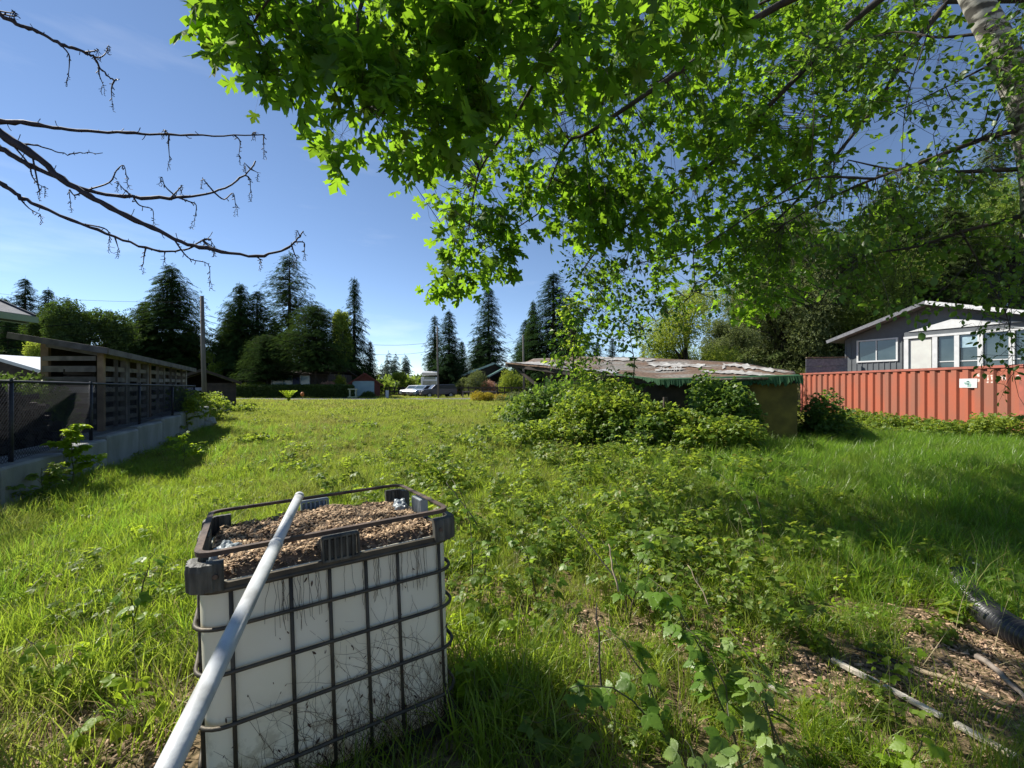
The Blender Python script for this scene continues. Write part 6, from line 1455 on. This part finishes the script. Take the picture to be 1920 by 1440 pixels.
mp.finish(L_maple, L_maples, M_maple, M_twig, 300, 7.3)

bi = Tree('birch_tree', 'birch with pale mottled bark at the upper right edge')
tr = [(6.95, 5.4, -.2), (6.75, 5.2, 2.0), (6.12, 5.0, 3.6)]
P_ = [Vector(q) for q in tr]+[U(1950, 330, 4.95), U(1925, 210, 4.9), U(1880, 100, 4.9), U(1833, 5, 4.9), U(1790, -80, 4.9), U(1700, -260, 5.0), U(1660, -480, 5.1)]
limb('trunk', catmull(P_, 6), .215, .085, M_birchbark, bi.t, 18)
bi.branch([(1940, 235, 4.9), (1840, 262, 5.0), (1740, 300, 5.2), (1640, 335, 5.4), (1560, 370, 5.8), (1470, 420, 6.2)], .038, .008, M_bark)
bi.branch([(1640, 335, 5.4), (1520, 335, 5.6), (1440, 380, 5.9), (1300, 470, 6.5), (1180, 500, 7.0), (1120, 560, 7.3), (1080, 620, 7.6)], .016, .003, M_bark)
bi.branch([(1950, 315, 4.95), (1800, 322, 5.3), (1680, 318, 5.8), (1590, 300, 6.2)], .03, .008, M_bark)
bi.branch([(1960, 395, 5.0), (1820, 430, 5.3), (1720, 462, 5.7), (1620, 480, 6.0), (1570, 520, 6.4), (1530, 580, 6.8)], .028, .005, M_bark)
bi.branch([(1860, 60, 4.9), (1760, 70, 5.2), (1680, 60, 5.6), (1560, 90, 6.2)], .02, .005, M_bark)
bi.branch([(1880, 110, 4.9), (1800, 150, 5.3), (1720, 190, 5.7), (1640, 230, 6.2)], .016, .004, M_bark)
bi.branch([(1800, 430, 5.3), (1850, 520, 5.4), (1890, 600, 5.5), (1900, 700, 5.6)], .012, .002, M_bark)
bi.branch([(1300, 470, 6.5), (1290, 560, 6.8), (1170, 640, 7.3), (1140, 700, 7.6)], .008, .002, M_bark)
bi.branch([(1750, 30, 5.2), (1700, 190, 5.3), (1690, 320, 5.4)], .008, .003, M_bark)
bi.clusters(230, [(1490, 60), (1800, 60), (1870, 200), (1940, 330), (1940, 460), (1700, 500), (1560, 560), (1480, 420), (1560, 240)], 4.6, 6.6, 10, .09, .24, 5, .75, 80, maxtw=.9)
bi.clusters(240, [(1060, 480), (1300, 420), (1500, 400), (1480, 560), (1240, 600), (1180, 690), (1110, 690), (1050, 620)], 6.3, 8.0, 9, .085, .24, 6, .4, 60, maxtw=1.0)
bi.clusters(70, [(1860, 0), (1940, 0), (1940, 330), (1880, 220)], 4.4, 4.8, 9, .07, .2, 8, .4, 60, maxtw=1.2)
bi.clusters(75, [(1560, 400), (1940, 380), (1940, 560), (1700, 600), (1560, 560)], 5.0, 7.0, 9, .1, .25, 19, .4, 60, maxtw=1.3)
bi.clusters(60, [(1760, 560), (1940, 460), (1940, 800), (1880, 740)], 4.8, 5.6, 7, .075, .2, 9, .5, 60, maxtw=.7)
bi.clusters(70, [(1060, 560), (1130, 560), (1120, 740), (1010, 740), (1030, 660)], 7.2, 8.0, 8, .085, .22, 10, .2, 60, maxtw=1.0)
bi.finish(L_ovate, L_ovate, M_birch, M_twig, 300, 99)

# thin sapling in front of the shed roof
p_ = G(1082, 13.8); sapling('sapling', (p_.x, 13.8, gzf(p_.x, 13.8)), 4.3, 900, .17, L_ovate, M_young, 'slender yellow green sapling rising through the brambles before the shed', lean=(-.3, 0), spread=1.0, t0=.3, nb=22)
p_ = G(1190, 13.2); sapling('sapling', (p_.x, 13.2, gzf(p_.x, 13.2)), 3.6, 260, .14, L_ovate, M_birch, 'thin bare stemmed sapling in front of the rusty part of the roof', lean=(-.15, 0), spread=.6, t0=.4, nb=10)

# leafless branches reaching in from the left
bt = empty('bare_tree', (0, 0, 0), 0, 'leafless dark branches reaching in from the left against the sky', 'tree')
btr = [Vector((-6.0, 3.5, -.1)), Vector((-5.95, 3.5, 1.6)), Vector((-5.8, 3.6, 3.2)), Vector((-5.7, 3.7, 4.8)), Vector((-5.9, 3.7, 6.6))]
limb('trunk', catmull(btr, 4), .17, .07, M_bark, bt, 10)
rb = np.random.default_rng(77)
def bare(cps, r0, r1, base_z, twigs=()):
    d0 = 3.9; pts_ = [(x, y, d0+.35*i_/len(cps)+.0) for i_, (x, y) in enumerate(cps)]
    P_ = [Vector((-5.75, 3.65, base_z))]+catmull([U(*q) for q in pts_], 5); k = len(P_)
    P_ = [p_+Vector((rb.normal()*.006, 0, rb.normal()*.006)) for p_ in P_]; b_ = MB(); kn = [1+.3*(rb.random() < .3) for _ in range(k)]
    b_.tube(P_, [(r0+(r1-r0)*(i_/(k-1))**.7)*kn[i_] for i_ in range(k)], 7); 
    for i_ in range(2, k-1):
        if rb.random() < .45:
            a = Vector((rb.normal()*.6+.5, rb.normal()*.3, rb.normal()*.9)).normalized(); L0 = .012+.05*rb.random()**3; q0_ = P_[i_].lerp(P_[i_+1], rb.random()); b_.tube([q0_, q0_+a*L0, q0_+a*L0*1.6+Vector((0, 0, .3*L0))], [.004, .003, .0035], 4)
    o = b_.build('branch', M_bare, bt, True)
    for tw in twigs:
        q = [U(x, y, d0+.2) for x, y in tw]; near_i = min(range(k), key=lambda i_: (P_[i_]-q[0]).length); dd_ = P_[near_i].y
        q = [P_[near_i]]+[U(x, y, dd_+.02*j_) for j_, (x, y) in enumerate(tw[1:])]
        q = catmull(q, 4) if len(q) > 2 else q; mt = MB(); mt.tube(q, [.008-.0055*(i_/(len(q)-1)) for i_ in range(len(q))], 5)
        for i_ in range(1, len(q)):     # buds and side spurs
            if rb.random() < .75:
                a = Vector(rb.normal(0, 1, 3)); a.y *= .4; a.normalize(); mt.tube([q[i_], q[i_]+a*.025+Vector((0, 0, -.015))], [.0028, .0045], 4)
        # hanging catkin remains at the end
        e = q[-1]
        for _ in range(2):
            c_ = [e]; 
            for w in range(5): c_.append(c_[-1]+Vector((rb.normal()*.006, rb.normal()*.004, -.018)))
            mt.tube(c_, .0022, 4)
            for w in c_: mt.tube([w, w+Vector((rb.normal()*.014, rb.normal()*.01, -.006))], [.003, .002], 3)
        mt.build('twig', M_bare, o)
bare([(-60, -5), (0, 27), (40, 47), (75, 62), (115, 82), (150, 95), (175, 108), (188, 128), (207, 147), (222, 150)], .022, .005, 5.6,
     [[(125, 86), (128, 100), (130, 118), (128, 143)], [(166, 99), (185, 108), (198, 100), (203, 85)], [(207, 147), (209, 165), (210, 190)], [(183, 120), (186, 140), (194, 160)], [(38, 46), (30, 30), (22, 18)], [(16, 36), (20, 24), (28, 22)], [(160, 98), (175, 96), (185, 93)]])
bare([(-60, 228), (0, 228), (60, 232), (130, 243), (220, 248), (300, 251), (400, 254), (495, 252)], .026, .005, 4.5,
     [[(308, 250), (316, 268), (318, 300)], [(432, 256), (450, 265), (448, 290)], [(489, 252), (494, 262), (495, 282)], [(308, 251), (310, 246), (308, 243)], [(470, 253), (474, 250), (478, 248)]])
bare([(-60, 200), (0, 250), (60, 290), (130, 345), (190, 380), (270, 420), (340, 452), (400, 468), (480, 479), (535, 466), (555, 450), (569, 433)], .040, .005, 4.1,
     [[(45, 280), (52, 305), (60, 330), (72, 345), (84, 351)], [(70, 345), (72, 350), (74, 357)], [(330, 448), (345, 475), (360, 487), (390, 495), (394, 525)], [(480, 480), (487, 486), (489, 490)], [(555, 450), (570, 455), (571, 470)], [(545, 462), (552, 475), (556, 484)], [(565, 437), (557, 432)], [(395, 468), (380, 452), (392, 448), (402, 462)]])
bare([(-60, 235), (0, 276), (45, 305), (90, 325), (165, 358), (250, 370), (330, 370), (400, 360), (450, 335), (479, 303)], .032, .005, 4.0,
     [[(172, 360), (205, 342), (218, 320), (232, 310), (238, 335)], [(172, 360), (140, 366), (130, 355), (132, 378)], [(252, 370), (232, 355), (220, 340)], [(252, 370), (262, 385), (285, 392), (288, 410)], [(325, 370), (310, 350), (304, 332)], [(330, 372), (355, 378), (368, 385), (365, 412)], [(398, 360), (384, 340), (380, 335)], [(398, 360), (420, 374), (437, 362), (442, 388)], [(322, 370), (335, 355), (341, 347)], [(455, 330), (468, 335), (470, 360)], [(470, 312), (458, 305)], [(472, 314), (482, 323)]])
bare([(-60, 300), (0, 343), (30, 362), (60, 382), (150, 418), (230, 450), (300, 470), (345, 468), (378, 452), (395, 448)], .024, .005, 3.9,
     [[(50, 376), (54, 390), (76, 402)], [(165, 424), (195, 428), (205, 440), (204, 455)], [(218, 446), (222, 466)], [(268, 463), (270, 480), (269, 495)], [(305, 470), (308, 480)], [(378, 452), (392, 458), (402, 464)]])
bare([(-40, 240), (32, 268), (80, 275), (120, 288), (150, 286), (190, 288)], .010, .003, 4.3, [])
